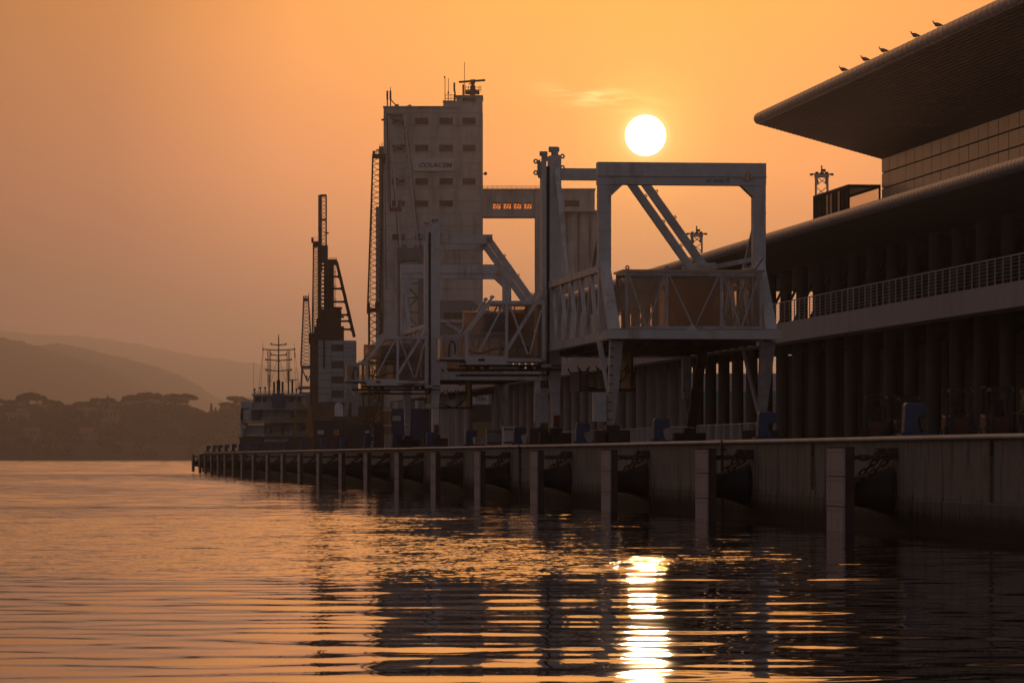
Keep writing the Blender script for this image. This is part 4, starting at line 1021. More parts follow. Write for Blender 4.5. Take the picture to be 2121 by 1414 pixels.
for x in (964,970,984,992,996): m.tube(f.P(x,190,1), f.P(x,176,1), .05, 4)
for y in (180,185): m.tube(f.P(964,y,1), f.P(996,y,1), .05, 4)
ra = m.build('radar_platform', DARKM, T)
m = f.mb(); m.lathe(f.P(979,186,2.2),[(.55,0),(.45,.5),(.5,.8),(.28,1.0),(.25,1.5)],10); m.tube(f.P(971,172,2.2), f.P(983,171,2.2),.12,6); m.build('radar_pedestal', DARKM, ra)
m = f.mb(); m.beam(f.P(950,168,2.2), f.P(1005,164,2.2), .34, .36); m.beam(f.P(974,167,2.2),f.P(984,166.5,2.2),.5,.7); m.build('radar_scanner', DARKM, ra)
m = f.mb(); m.tube(f.P(999,360,2), f.P(1004,357,2), .07, 5).lathe(f.P(1005.5,358,2),[(.05,-.3),(.28,-.15),(.28,.15),(.05,.3)],8); m.build('wall_lamp', DARKM, T)
# ---------------------------------------------------------------- link bridge and second silo block
T = f.thing('silo_bridge', 'concrete link bridge with four sky-lit window panes joining the silo tower to the silo block', 'bridge', 1054)
m = f.mb(); X0, X1 = 999.6, 1108
PAN = [(1021,1036.5),(1043,1058),(1064.5,1079.5),(1086,1101)]
for d0, d1 in ((.6,1.0),(4.6,5.0)):
    f.box(m, X0, X1, 392, 419, d0, d1); f.box(m, X0, X1, 432, 447, d0, d1); e = [X0]+[v for c in PAN for v in c]+[X1]
    for k in range(0, len(e), 2): f.box(m, e[k], e[k+1], 419, 432, d0, d1)
m.build('wall', CONC, T)
m = f.mb(); f.box(m, X0, X1, 390.5, 391.9, .3, 5.3); f.box(m, X0, X1, 447.1, 449, .4, 5.2); m.build('slab', CONC, T)
ORP = glass('sky_glow_glass', (1.0,.74,.50), alpha=.05)  # amber tint puts the orange of the sky behind into the panes
for c in PAN:
    m = f.mb(); f.box(m, c[0], c[1], 419, 432, .8, .84); w = m.build('window', ORP, T)
    m = f.mb(); f.box(m, c[0]+7.2,c[0]+7.8,419,432,.7,.76); f.box(m, c[0],c[1],425,425.8,.72,.78)
    for k in range(2): m.beam(f.P(c[0]+3+6*k,432,3), f.P(c[0]+7+6*k,420,3), .12)
    m.build('window_frame', RUSTD, w)
m = f.mb()
for k in range(13): m.tube(f.P(1000+10*k,391,.6), f.P(1000+10*k,384.5,.6), .04, 4)
for y in (385,388): m.tube(f.P(1000,y,.6), f.P(1124,y,.6), .04, 4)
m.build('railing', OFFW, T)
T = f.thing('silo_block', 'grey concrete silo block with storage cylinders at the right end of the bridge', 'building', 1175)
m = f.mb(); f.box(m, 1108.2,1170,392,415,0,12); f.box(m, 1200,1232,392,415,0,12); f.box(m,1170,1200,392,415,0,12); f.box(m, 1108.2,1170,415,428,0,12); f.box(m, 1200,1232,415,428,0,12); f.box(m, 1108.2,1232,428,437,0,12)
f.box(m, 1108.2,1127,437,955,0,12); m.build('head_house', CONC, T)
m = f.mb(); f.box(m, 1107.5,1233.5,390.5,393,-.3,12.3); f.box(m, 1127,1246,435.5,438.5,-.4,12.4); m.build('cornice', CONC, T)
for k in range(5): f.mb().lathe((f.X(1138.5+24*k), f.Y+2, f.Z(960)), [(1.02,0),(1.02,f.Z(438)-f.Z(960))], 20).build('storage_cylinder', CONC, T, smooth=True)
m = f.mb(); f.box(m, 1127,1246,438,955,3,12); m.build('rear_wall', CONC, T)
m = f.mb(); f.box(m, 1170,1200,415,428,.5,.6); w = m.build('window', WIN, T)
for k in range(2): m = f.mb(); f.box(m, 1173+12*k,1180+12*k,417,426,.38,.42); m.build('pane', ORP, w)  # orange glow of this window put into the pane colour
# silo cylinders left of the tower
T = f.thing('silo_cylinders', 'row of grey storage cylinders against the left side of the concrete tower', 'silo', 787)
for k in range(3): f.mb().lathe((f.X(782+5.2*k), f.Y+3+2.4*k, f.Z(960)), [(.42,0),(.42,f.Z(426-2*k)-f.Z(960))], 14).build('cylinder', CONC, T, smooth=True)
m = f.mb(); f.box(m, 783,795,299,426,5,9); m.tube(f.P(789,299,6),f.P(789,290,6),.06,4).tube(f.P(785,299,6),f.P(784,293,6),.05,4); f.box(m,777,783,305,307,5,6)
m.build('stair_tower', GREYM, T)
m = f.mb()
for k in range(24): f.box(m, 790,794.6,318+5*k,318.8+5*k,4.6,4.9)
m.build('cage_ladder', DARKM, T)
# low annex below the tower
f = Fr(640); T = f.thing('dock_annex', 'low grey dock building with a dark window band behind the farther gangway mast', 'building', 945)
m = f.mb(); m.prism([(f.X(905),f.Z(960)),(f.X(905),f.Z(629)),(f.X(915),f.Z(622)),(f.X(976),f.Z(622)),(f.X(1000),f.Z(640)),(f.X(1040),f.Z(648)),(f.X(1040),f.Z(960))], 'y', f.Y, f.Y+14); m.build('wall', GREYM, T)
m = f.mb(); f.box(m, 919,958,647,661,-.1,.3); m.build('window', WIN, T)
m = f.mb(); f.box(m, 912,1010,661.5,668,-.5,-.15); m.beam(f.P(925,670,-.3),f.P(960,690,-.3),.5); m.build('ledge', OFFW, T)
# ---------------------------------------------------------------- pale lattice boom crane with box portal
f = Fr(600); T = f.thing('harbour_crane', 'pale lattice boom crane with cables leaning before the concrete tower on a box portal', 'crane', 850)
m = f.mb(); m.lattice(f.P(848,512,0), f.P(821,240,0), 2.5, 2.3, 24, .15, .045, 1.8, 1.8); m.build('boom', OFFW, T)
m = f.mb(); f.box(m, 801,806,236,252,-1,.5); f.box(m, 833,838.5,236,252,-1,.5); m.tube(f.P(803,238,0),f.P(837,238,0),.3,8); m.beam(f.P(806,244,0),f.P(834,248,0),.35); m.build('boom_head', GREYM, T)
for i, (a, b) in enumerate((((803,250),(807,430)),((806,250),(809,430)),((835,250),(866,510)),((838,250),(870,512)),((840,250),(873,512)),((805,252),(826,512)),((802,250),(804,424)))):
    f.mb().tube(f.P(a[0],a[1],-.4), f.P(b[0],b[1],-.4), .045, 4).build('cable', DARKM, T)
m = f.mb(); f.box(m, 807,832,431,438,-1.2,.2); f.box(m, 823,829,424,431,-1,.0); f.box(m, 806,809,424,431,-1,0); m.build('hook_block', RED, T)
m = f.mb(); f.box(m, 823,875,514,541,-1.5,2.5); f.box(m, 833,842,508,514,-1,1.5); f.box(m, 858,868,508,514,-1,1.5); m.build('head_beam', GREYM, T)
for x0, x1 in ((824,835),(866,875)):
    m = f.mb(); f.box(m, x0,x1,541,958,-1.2,2.2); m.build('leg', GREYM, T)
m = f.mb(); f.box(m, 835,866,545,552,0,1)
for k in range(12):
    y = 556+30*k; m.tube(f.P(835,y,1), f.P(866,y,1), .09, 4).tube(f.P(836 if k%2 else 866,y,1), f.P(866 if k%2 else 836,y+30,1), .09, 4)
m.build('brace', GREYM, T)
m = f.mb(); m.tube(f.P(878,505,0), f.P(878,900,0), .55, 12); m.lathe(f.P(878,508,0),[(.8,0),(.8,.25)],12); m.build('exhaust_stack', OFFW, T)
# ---------------------------------------------------------------- tall slim lattice crane left of the tower
f = Fr(580); T = f.thing('lattice_crane', 'slim dark lattice tower crane with hanging cables at the left edge of the concrete tower', 'crane', 780)
m = f.mb(); m.lattice(f.P(774,650,0), f.P(783,322,0), 1.75, 1.45, 28, .10, .045, 1.6, 1.4); m.build('boom', RUSTD, T)
m = f.mb(); f.box(m, 771,799,320,328,-1,1); f.box(m, 772,776,313,320,-.6,.6); f.box(m, 795,799,318,340,-.6,.6)
for k in range(5): m.tube(f.P(774+3.2*k,320,0), f.P(774+3.2*k,313,0), .05, 4)
m.tube(f.P(774,313.5,0), f.P(788,313.5,0), .05, 4); m.build('crane_head', DARKM, T)
for a, b in (((772,326),(763,640)),((773,326),(766,642)),((797,326),(800,600))): f.mb().tube(f.P(*a), f.P(*b), .035, 4).build('cable', DARKM, T)
m = f.mb(); f.box(m, 761,790,638,646,-1,1.5); f.box(m, 761,766,628,638,-.6,.6); f.box(m, 777,788,626,640,-.6,1); m.build('slewing_platform', DARKM, T)
m = f.mb(); m.lattice(f.P(777,958,0), f.P(777,646,0), 1.7, 1.7, 22, .14, .06); 
m.beam(f.P(763,812,0), f.P(830,812,0),.55,.5); m.beam(f.P(765,905,0), f.P(798,775,0), .28); m.tube(f.P(792,812,0), f.P(792,958,0), .22, 6); m.build('portal', RUSTD, T)
m = f.mb(); f.box(m, 752,770,812,818,1,3)
for k in range(5): m.tube(f.P(741+8*k,790,1), f.P(741+8*k,777,1), .04, 4)
for y in (777,783): m.tube(f.P(741,y,1), f.P(773,y,1), .04, 4)
m.build('walkway', RUSTD, T)
# ---------------------------------------------------------------- dark ship loader crane
f = Fr(640); T = f.thing('dark_dock_crane', 'tall dark dock crane with lattice mast and ladder shaped sloping frame', 'crane', 680)
m = f.mb(); m.lattice(f.P(670.5,562,0), f.P(670.5,406,0), .78, .78, 20, .10, .045); 
m.build('upper_mast', DARKM, T)
m = f.mb(); f.box(m, 664,676,403,407,-.5,.5); 
for k in range(4): m.lathe(f.P(665.5+3.2*k,404.5,0),[(.14,-.2),(.14,.2)],8,'y')
f.box(m, 672,681,481,484,-.2,.2); f.box(m, 664,676,453,457,-.4,.4); m.build('mast_head', DARKM, T)
m = f.mb(); f.box(m, 659,664.5,404,480,-.15,.15); m.build('cable_duct', GREYM, T)
m = f.mb(); f.box(m, 659.5,664.5,470,640,-.4,.4); f.box(m, 664,679,508,545,-.6,.6); m.build('mast_spine', DARKM, T)
m = f.mb(); f.box(m, 660,665,545,705,-.5,.5); f.box(m, 671,678,540,705,-.5,.5); m.lattice(f.P(670,705,0), f.P(670,545,0), 1.5, 1.2, 20, .16, .09); m.lattice(f.P(682,640,0), f.P(682,545,0), .6, .5, 14, .08, .05); m.build('lower_mast', RUSTD, T)
# rounded frame, cut from plate: real openings between rungs
def bar(m, a, b, w): m.beam(f.P(*a), f.P(*b), w, .9, up=(0,1,0))
m = f.mb()
m.beam(f.P(674,543,0), f.P(698,543,0), .9, .5, up=(0,1,0))
for a, b, w in (((686,545),(686,640),.22),((697,541),(734,698),.30)): m.beam(f.P(*a), f.P(*b), .8, w*1.6, up=(1,0,0) if False else (0,0,1))
def edge(y): return 697+(y-541)*(734-697)/(698-541)
for y in (573,598,625,652,665,682): 
    m.beam(f.P(676 if y < 600 else (686 if y < 640 else 694),y,0), f.P(edge(y)+1,y,0), .8, .30)
    for dx_, dy_ in ((-1,-1),(-1,1)):
        e_ = edge(y); m.beam(f.P(e_-5,y,0), f.P(e_+dy_*1.0,y+dy_*5,0), .7, .26)
    if y < 640: m.beam(f.P(690,y,0), f.P(686,y-4,0), .7, .22); m.beam(f.P(690,y,0), f.P(686,y+4,0), .7, .22)
m.build('ladder_frame', DARKM, T)
m = f.mb()
for x in (682,686,690,694,697): m.tube(f.P(x,541,.3), f.P(x,533.5,.3), .03, 4)
for y in (534,537.5): m.tube(f.P(681,y,.3), f.P(698,y,.3), .03, 4)
for y0 in (561,591,618,645): 
    for x in (690,693,696): m.tube(f.P(x,y0+8,.2), f.P(x,y0,.2), .025, 4)
    m.tube(f.P(690,y0,.2), f.P(696,y0,.2), .025, 4)
m.tube(f.P(692,548,.2), f.P(692,640,.2), .03, 4).tube(f.P(694.5,548,.2), f.P(694.5,640,.2), .03, 4); m.build('platform_railing', DARKM, T)
m = f.mb(); f.box(m, 662,698,640,660,-1.2,1.2); f.box(m, 656,706,660,676,-1.4,1.4); f.box(m, 652,707,676,705,-1.8,1.6); f.box(m, 690,708,636,641,-1,1); f.box(m, 702,712,655,658,-1,1); m.lathe(f.P(701,660,-.4),[(.5,0),(.5,1.2),(.3,1.4)],10); f.box(m, 648,662,690,705,-1,1); f.box(m, 706,712,676,707,-1,1)
m.build('machinery', RUSTD, T)
m = f.mb(); f.box(m, 661,737,706,833,-2.6,2.6); mh = m.build('machine_house', mat('pale_blue_panel', (.34,.40,.42), .6, 0, .08, .5, dirt=(.22,.21,.19), dscale=.4), T)
m = f.mb()
for y in (721.5,738.5,755.5,773,787,804,816.5): f.box(m, 661,737,y-.4,y+.4,-2.65,-2.58)
for x in (688.2,713.2): f.box(m, x-.3,x+.3,706,833,-2.64,-2.58)
m.build('panel_joint', DARKM, mh)
for y0, y1 in ((714,728),(748,763),(779.5,794),(808.5,823.5)):
    m = f.mb(); f.box(m, 688.6,712.8,y0,y1,-2.68,-2.60); m.build('window', WIN, mh)
m = f.mb(); m.tube(f.P(673,704,-2.9), f.P(673,764,-2.9), .14, 5); m.build('downpipe', DARKM, mh)
m = f.mb(); f.box(m, 661,737,833.5,958,-2.4,2.4); f.box(m, 646,661,706,958,-1,2); m.build('crane_base', mat('brown_steel', (.14,.09,.07), .8, .1, .2, .4), T)
f = Fr(650); T = f.thing('slim_dock_crane', 'slim lattice crane with a boxed head just left of the tall dark dock crane', 'crane', 653)
m = f.mb(); m.lattice(f.P(653,705,0), f.P(654.5,505,0), 1.0, .75, 34, .09, .05); m.build('boom', DARKM, T)
m = f.mb(); f.box(m, 645,649.5,492,503,-.4,.4); f.box(m, 645,660,500,503,-.4,.4); f.box(m, 649.5,660,503,512,-.3,.3); m.tube(f.P(652.5,500,0),f.P(652.5,490,0),.03,4).tube(f.P(657,500,0),f.P(657,488,0),.03,4); m.build('crane_head', DARKM, T)
f.mb().tube(f.P(648,503), f.P(650,700), .04, 4).build('cable', DARKM, T)
m = f.mb(); f.box(m, 640,662,690,712,-1,1); m.lattice(f.P(652,958,0), f.P(652,712,0), 1.3, 1.2, 22, .14, .07); m.build('portal', RUSTD, T)
# lattice mast crane right of the ship
f = Fr(700); T = f.thing('portal_lattice_crane', 'shorter lattice crane on a braced portal standing just right of the ship', 'crane', 634)
m = f.mb(); m.lattice(f.P(635,757,0), f.P(634,624,0), 1.95, .85, 18, .10, .05); m.build('boom', GREYM, T)
m = f.mb(); f.box(m, 628,640,618,624,-.6,.6); f.box(m, 628,631,613,618,-.4,.4); f.box(m, 632.5,635,612,618,-.4,.4); f.box(m, 637,640,613,618,-.4,.4); m.tube(f.P(639,613,0),f.P(640,608,0),.05,4); m.build('boom_head', DARKM, T)
m = f.mb(); f.box(m, 624,650,757,764,-1.5,1.5); m.beam(f.P(626,764,0),f.P(622,830,0),.3); m.beam(f.P(648,764,0),f.P(651,830,0),.3); m.beam(f.P(626,764,0),f.P(637,790,0),.2); m.beam(f.P(648,764,0),f.P(637,790,0),.2); f.box(m,618,655,800,806,-1.5,1.5); f.box(m,620,654,812,958,-1.2,2); f.box(m, 633,637,778,786,-.5,.5)
for x in (616,621,626): m.tube(f.P(x,806,-1), f.P(x,790,-1), .05, 4)
m.build('portal', GREYM, T)
# telescopic crane with white counterweight drum
f = Fr(560); T = f.thing('mobile_crane', 'mobile crane with grey boom and pale rounded housing before the machine house', 'crane', 718)
m = f.mb(); m.beam(f.P(712,880,0), f.P(731,765,0), .75, .9, w2=.5, h2=.5); m.beam(f.P(734,958,0), f.P(736,772,0), 1.0, 1.0, w2=.8, h2=.8); f.box(m, 722,741,760,776,-.6,.6); m.build('boom', GREYM, T)
m = f.mb(); m.prism([(f.X(693.5),f.Z(862)),(f.X(693.5),f.Z(840)),(f.X(697),f.Z(834.5)),(f.X(703),f.Z(833)),(f.X(711),f.Z(838)),(f.X(711),f.Z(862))], 'y', f.Y-.8, f.Y+.8); m.build('housing', WHITE, T)
m = f.mb(); f.box(m, 690,745,862,900,-1.2,1.2); f.box(m, 700,738,833,862,0,1.2); f.box(m, 685,750,900,940,-1.2,1.2); m.build('carrier', RUSTD, T)
for x in (695,708,722,738): f.mb().lathe((f.X(x), f.Y-1.35, 3.0), [(.5,0),(.5,.3)], 14, 'y').build('wheel', RUBBER, T)
# yellow machinery and pale sheds
f = Fr(620)
T = f.thing('yellow_hopper', 'yellow steel hopper with top railing between the machine house and the farther gangway', 'hopper', 768)
m = f.mb(); m.prism([(f.X(747),f.Z(815)),(f.X(747),f.Z(792)),(f.X(752),f.Z(787)),(f.X(800),f.Z(790)),(f.X(800),f.Z(815))], 'y', f.Y, f.Y+4); m.build('bin', YELLOW, T)
for a in (750, 790): m = f.mb(); f.box(m, a,a+4,815,958,.5,1.2); m.build('leg', RUSTD, T)
m = f.mb()
for k in range(5): m.tube(f.P(740+7.5*k,788,0), f.P(740+7.5*k,777,0), .04, 4)
m.tube(f.P(740,777.5,0), f.P(772,780,0), .04, 4); m.build('railing', RUSTD, T)
T = f.thing('dock_shed', 'low pale shed with dark upper band right of the machine house', 'shed', 760)
m = f.mb(); f.box(m, 739,782,806,840,5,12); f.box(m, 742,785,875,958,5,12); m.build('wall', mat('pale_shed', (.30,.34,.35), .7, 0, .1, .6), T)
m = f.mb(); f.box(m, 738,786,840.5,874.5,4.6,12); m.build('dark_wall', RUSTD, T)
m = f.mb(); f.box(m, 766,790,866,872,0,3); f.box(m,776,805,843,900,3,4); m.beam(f.P(775,870,0),f.P(800,860,0),.5); m.build('conveyor', mat('ochre_paint',(.35,.19,.03),.6,0,.3,1), T)
# ---------------------------------------------------------------- containers on the quay
def container(x0, x1, y0, y1, Y, label, m_, end=None, deco=None, dl=2.44, group='containers stacked on the quay'):
    f = Fr(Y); T = f.thing('shipping_container', label, 'container', (x0+x1)/2, group, z=f.Z(y1)); X0, X1, Z0, Z1 = f.X(x0), f.X(x1), f.Z(y1), f.Z(y0)
    m = f.mb().box(X0+.08,X1-.08,Y+.06,Y+dl-.06,Z0+.1,Z1-.05); n = int((X1-X0)/.28)
    for k in range(n): xx = X0+.15+k*(X1-X0-.3)/n; m.box(xx,xx+.13,Y+.02,Y+.07,Z0+.16,Z1-.12)
    m.build('corrugated_wall', m_, T)
    m = f.mb()
    for a in (X0, X1-.12):
        for b in (Y, Y+dl-.12): m.box(a,a+.12,b,b+.12,Z0,Z1)
    for z in (Z0, Z1-.12): m.box(X0+.12,X1-.12,Y,Y+.12,z,z+.12).box(X0+.12,X1-.12,Y+dl-.12,Y+dl,z,z+.12).box(X0,X0+.12,Y+.12,Y+dl-.12,z,z+.12).box(X1-.12,X1,Y+.12,Y+dl-.12,z,z+.12)
    m.build('corner_frame', m_, T)
    if deco: deco(f, T)
    return T
BASE = 945-.5*F/470
NAVY = mat('navy_container', (.008,.014,.035), .6, 0, .3, .8); CGREY = mat('grey_container', (.05,.055,.07), .6, 0, .3, .8)
LBL = mat('label_white', (.45,.45,.45), .7, 0, .2, 6)
def deco_r(f, T):
    m = f.mb(); f.box(m, 657.5,670.5,891,899,-.02,.01); m.build('label', LBL, T)
    m = f.mb(); f.box(m, 692,702,890,900.5,-.03,.0); b = m.build('yellow_sign', YELLOW, T)
    t = text_mb('R', .52, .02, 0, True); t.v = [Vector((q.x+f.X(697)-f.o[0], q.y-.05, q.z+f.Z(895.3)-f.o[2])) for q in t.v]; t.build('letter', mat('black_letter', (.01,.01,.01), .6), b)
container(649.5, 714, 871, BASE, 470, 'dark navy container with a yellow sign reading R and a white label', NAVY, deco=deco_r)
def deco_l(f, T):
    m = f.mb(); f.box(m, 756,765,891,897,-.02,.01); m.build('label', LBL, T)
container(715.5, 766, 878, BASE, 472, 'low dark container with a small pale label right of the yellow sign container', NAVY, deco=deco_l)
container(774, 794, 877, BASE, 476, 'small plain navy container left of the slatted frame', NAVY)
B2 = 945-.5*F/440; mid = (845+B2)/2
def deco_w(f, T):
    m = f.mb(); f.box(m, 813,830,861,871,-.02,.01); m.build('label', LBL, T)
container(811, 890, 882.5, B2, 440, 'blue container at the bottom of the two high stack', CBLUE)
container(811, 889, 846, 882, 440, 'blue container with a pale label on top of the two high stack', CBLUE, deco=deco_w)
f = Fr(439); T = f.thing('slatted_rack', 'tall dark rack of upright slats at the left side of the blue container stack', 'rack', 802)
m = f.mb(); 
for k in range(9): f.box(m, 795+1.9*k,795.6+1.9*k,851,B2,0,.05)
m.build('slat', RUSTD, T)
m = f.mb(); f.box(m, 793,811,847,850.5,-.1,2.2); f.box(m, 794,811,879,882,-.1,.3); m.build('cross_rail', OFFW, T)
# ---------------------------------------------------------------- teal banded warehouse and sign seen between the columns
f = Fr(470); T = f.thing('quay_warehouse', 'pale warehouse with a teal stripe seen between the terminal columns', 'building', 1560)
m = f.mb(); f.box(m, 1400,1650,773,958,0,10); m.build('wall', mat('lilac_wall', (.40,.36,.39), .8, 0, .08, .4), T)
m = f.mb(); f.box(m, 1400,1650,810,832,-.12,0); m.build('teal_band', mat('teal_paint', (.03,.20,.22), .6, 0, .1, .4), T)
m = f.mb(); f.box(m, 1400,1650,833,950,-.1,0); m.build('beige_base', mat('beige_base', (.20,.15,.12), .8, 0, .1, .4), T)
f = Fr(520); T = f.thing('freight_sign', 'pale sign board with large letters seen between the far columns', 'sign', 995)
m = f.mb(); f.box(m, 978,1012,812,836,0,.2); m.tube(f.P(982,836,.1), f.P(982,955,.1), .12, 6).tube(f.P(1008,836,.1), f.P(1008,955,.1), .12, 6); m.build('board', LBL, T)
t = text_mb('TERI', .75, .03, 0, True); t.v = [Vector((q.x+f.X(995)-f.o[0], q.y-.03, q.z+f.Z(826.5)-f.o[2])) for q in t.v]; t.build('lettering', mat('dark_letter', (.03,.03,.03), .7), T)
f = Fr(500); T = f.thing('parked_lorry', 'dark lorry parked behind the two round columns', 'lorry', 998)
m = f.mb(); f.box(m, 975,1030,838,873,0,2.4); m.build('cargo_box', DARKM, T)
m = f.mb(); f.box(m, 976,1030,873,905,0,2.2); m.build('chassis', mat('ochre_low',(.20,.13,.07),.8,0,.2,1), T)
for x in (985,1000,1020): f.mb().lathe((f.X(x), f.Y-.1, 3.0), [(.5,0),(.5,.3)], 14, 'y').build('wheel', RUBBER, T)
# ---------------------------------------------------------------- floodlight masts behind the terminal
for x, ytop, sc, Y, lab in ((1443,470,1.0,520,'lattice light mast with four lamps behind the terminal roof, left of the portal column'),(1702,345,1.12,520,'taller looking lattice light mast beside the dark glass box')):
    f = Fr(Y); T = f.thing('light_mast', lab, 'light mast', x, 'lattice light masts behind the terminal'); u = sc
    m = f.mb(); m.lattice(f.P(x,900,0), f.P(x,ytop+18*u,0), 1.5*u, 1.3*u, 26, .09, .05); m.build('lattice_mast', OFFW, T)
    m = f.mb(); f.box(m, x-13*u,x+13*u,ytop+15*u,ytop+20*u,-.8,.8); m.tube(f.P(x-20*u,ytop+14*u,0), f.P(x+20*u,ytop+14*u,0), .10, 5); m.tube(f.P(x,ytop-2,0), f.P(x,ytop+15*u,0), .10, 5); m.beam(f.P(x-11*u,ytop+16*u,0), f.P(x-7*u,ytop+32*u,0), .3); m.beam(f.P(x+11*u,ytop+16*u,0), f.P(x+7*u,ytop+32*u,0), .3)
    m.build('head_frame', OFFW, T)
    for dx_ in (-19,-9,9,19):
        m = f.mb(); f.box(m, x+(dx_-2.6)*u,x+(dx_+2.6)*u,ytop+(10 if abs(dx_) < 12 else 13)*u,ytop+(15.5 if abs(dx_) < 12 else 16.5)*u,-.4,.4); m.build('lamp', DARKM, T)
    m = f.mb(); f.box(m, x-1.5,x+7*u,ytop+5*u,ytop+10*u,-.3,.3); f.box(m, x-4*u,x+4*u,ytop+11*u,ytop+15*u,-.3,.3); m.build('control_box', DARKM, T)
# ================================================================ SHIP
f = Fr(640); T = f.thing('moored_ship', 'white moored ship seen from its stern, with antenna masts and blue funnel', 'ship', 575, z=0)
HULL = mat('ship_hull', (.035,.030,.032), .6, 0, .3, .6, dirt=(.12,.06,.035), dscale=.5); SHW = mat('ship_white', (.42,.45,.47), .55, 0, .15, .8, dirt=(.20,.14,.10), dscale=.6, dlo=.5)
sec = lambda k, zz: [(f.X(575)+(x-575)*k*f.Y/F, f.Z(y) if y < 960 else -2) for x, y in zz]
m = f.mb(); st = [(0, 1.0, 0), (4, 1.02, .2), (40, 1.0, .5), (56, .75, 1.5), (66, .05, 3.5)]
base_ = [(510,968),(498,940),(496,905),(654,905),(652,940),(640,968)]
vs = []; 
for d, k, up_ in st:
    for x, y in base_: vs.append((f.X(575)+(x-575)*k*f.Y/F, f.Y+d, f.Z(y)+(up_ if y < 920 else 0) if y < 960 else -1.5))
n = len(base_); fs = [tuple(range(n))] + [(i*n+j, i*n+(j+1)%n, (i+1)*n+(j+1)%n, (i+1)*n+j) for i in range(len(st)-1) for j in range(n)]
m._add(vs, fs); m.build('hull', HULL, T)
t = text_mb('MEMNUNE', .62, .03, 0, True, 1.25); t.v = [Vector((q.x+f.X(572)-f.o[0], q.y-.04, q.z+f.Z(912.5))) for q in t.v]; t.build('name_lettering', LBL, T)
t = text_mb('PALERMO', .30, .03, 0, True, 1.1); 
m = f.mb(); f.box(m, 500,645,872,875.5,0,9); f.box(m, 500,645,845,848,0,12); f.box(m, 498,520,848,870,0,6); f.box(m, 545,645,874,904,3.0,12); f.box(m, 498,545,880,900,1.5,12); f.box(m, 520,645,848,872,2.5,12)
m.prism([(f.X(498),f.Z(905)),(f.X(499),f.Z(831)),(f.X(502),f.Z(829)),(f.X(510),f.Z(831)),(f.X(523),f.Z(832)),(f.X(523),f.Z(846)),(f.X(504),f.Z(848)),(f.X(503),f.Z(905))], 'y', f.Y, f.Y+9)
m.build('superstructure', SHW, T)
m = f.mb(); f.box(m, 523,627,820,846,1.5,9); f.box(m, 521,630,815,819.5,.5,10); m.build('wheelhouse', SHW, T)
for x0, x1, y0, y1 in ((527,540,821,832),(543,551,821,832),(597,607,821,832),(610,622,821,832),(530,541,853,868),(600,611,853,868),(556,563,880,896),(500,511,876,890),(580,586,878,900),(620,632,878,890)):
    m = f.mb(); f.box(m, x0,x1,y0,y1,1.42 if y0 < 840 else (2.4 if y0 < 870 else 1.3 if x0 < 520 else 2.9),1.6 if y0 < 840 else 2.7 if y0 < 870 else 3.1); m.build('window', WIN, T)
m = f.mb(); m.prism([(f.X(563),f.Z(844)),(f.X(564),f.Z(815)),(f.X(589),f.Z(815)),(f.X(590),f.Z(844))], 'y', f.Y-.6, f.Y+3); fu = m.build('funnel', mat('funnel_blue', (.03,.06,.16), .5, 0, .2, 1), T)
for x, y in ((567,790),(576,787),(584.5,790)):
    m = f.mb(); m.tube(f.P(x,816,1), f.P(x,y,1), .16 if x != 576 else .28, 8); m.build('exhaust_pipe', DARKM, fu)
m = f.mb(); m.tube(f.P(575.5,816,2), f.P(575.5,692,2), .16, 6, .07)
for y, a, b in ((713,560,591),(723.5,543,609),(734.5,560,592),(745,549,602),(766.5,549,602)):
    m.beam(f.P(a,y-1,2), f.P(575.5,y+1,2), .10, .16); m.beam(f.P(b,y-1,2), f.P(575.5,y+1,2), .10, .16)
    for q in (a, b): f.box(m, q-1,q+1,y-4,y+1,1.8,2.2)
for k in range(34): f.box(m, 572.5 if k%2 else 575.5, 578.5 if k%2 else 575.5+3, 698+3.3*k, 698.6+3.3*k, 1.95, 2.05)
m.build('main_mast', DARKM, T)
for x, yb in ((555.5,800),(595.5,790)):
    m = f.mb()
    for q in (-3,0,3): m.tube(f.P(x+q,yb,2.5), f.P(x+q,724,2.5), .035, 4)
    for k in range(22): m.tube(f.P(x-4,727+3.0*k,2.5), f.P(x+4,727+3.0*k,2.5), .03, 4)
    m.tube(f.P(x,816,2.5), f.P(x,yb-25,2.5), .12, 6); m.build('lattice_mast', DARKM, T)
m = f.mb()
for a, b in (((543,723),(533,815)),((544,724),(538,815)),((609,723),(619,815)),((608,724),(612,815)),((575,735),(560,790)),((575,735),(590,790)),((543,708),(543,723)),((608,708),(608,723)),((524,750),(523,815))): m.tube(f.P(*a,2), f.P(*b,2), .022, 4)
m.build('rigging', DARKM, T)
m = f.mb(); m.prism([(f.X(609),f.Z(728)),(f.X(610.5),f.Z(728)),(f.X(610),f.Z(740)),(f.X(608),f.Z(739))], 'y', f.Y+1.98, f.Y+2.02); m.build('flag', DARKM, T)
m = f.mb()
m.tube(f.P(604,816,2), f.P(604,787,2), .16, 6); f.box(m, 598,616,785,786.5,1.8,2.2); f.box(m, 602,606,786,793,1.6,2.4)
m.build('radar_mast', DARKM, T)
for x, h in ((526,9),(538,12),(548,12),(613,9),(622,8)): m = f.mb(); m.tube(f.P(x,815,1.5), f.P(x,815-h,1.5), .09, 5); f.box(m, x-2.4,x+2.4,815-h-2,815-h+1,1.2,1.8); m.build('searchlight', DARKM, T)
m = f.mb()
for y0, x0, x1, d in ((815,524,628,.6),(848,500,563,.2),(848,592,642,.2),(875,545,640,.2),(905,498,650,.1),(831,503,522,.1)):
    hgt = 8 if y0 > 820 else 5
    k = x0
    while k <= x1: m.tube(f.P(k,y0,d), f.P(k,y0-hgt,d), .025, 4); k += 5
    for q in (1,.66,.33): m.tube(f.P(x0,y0-hgt*q,d), f.P(x1,y0-hgt*q,d), .02, 4)
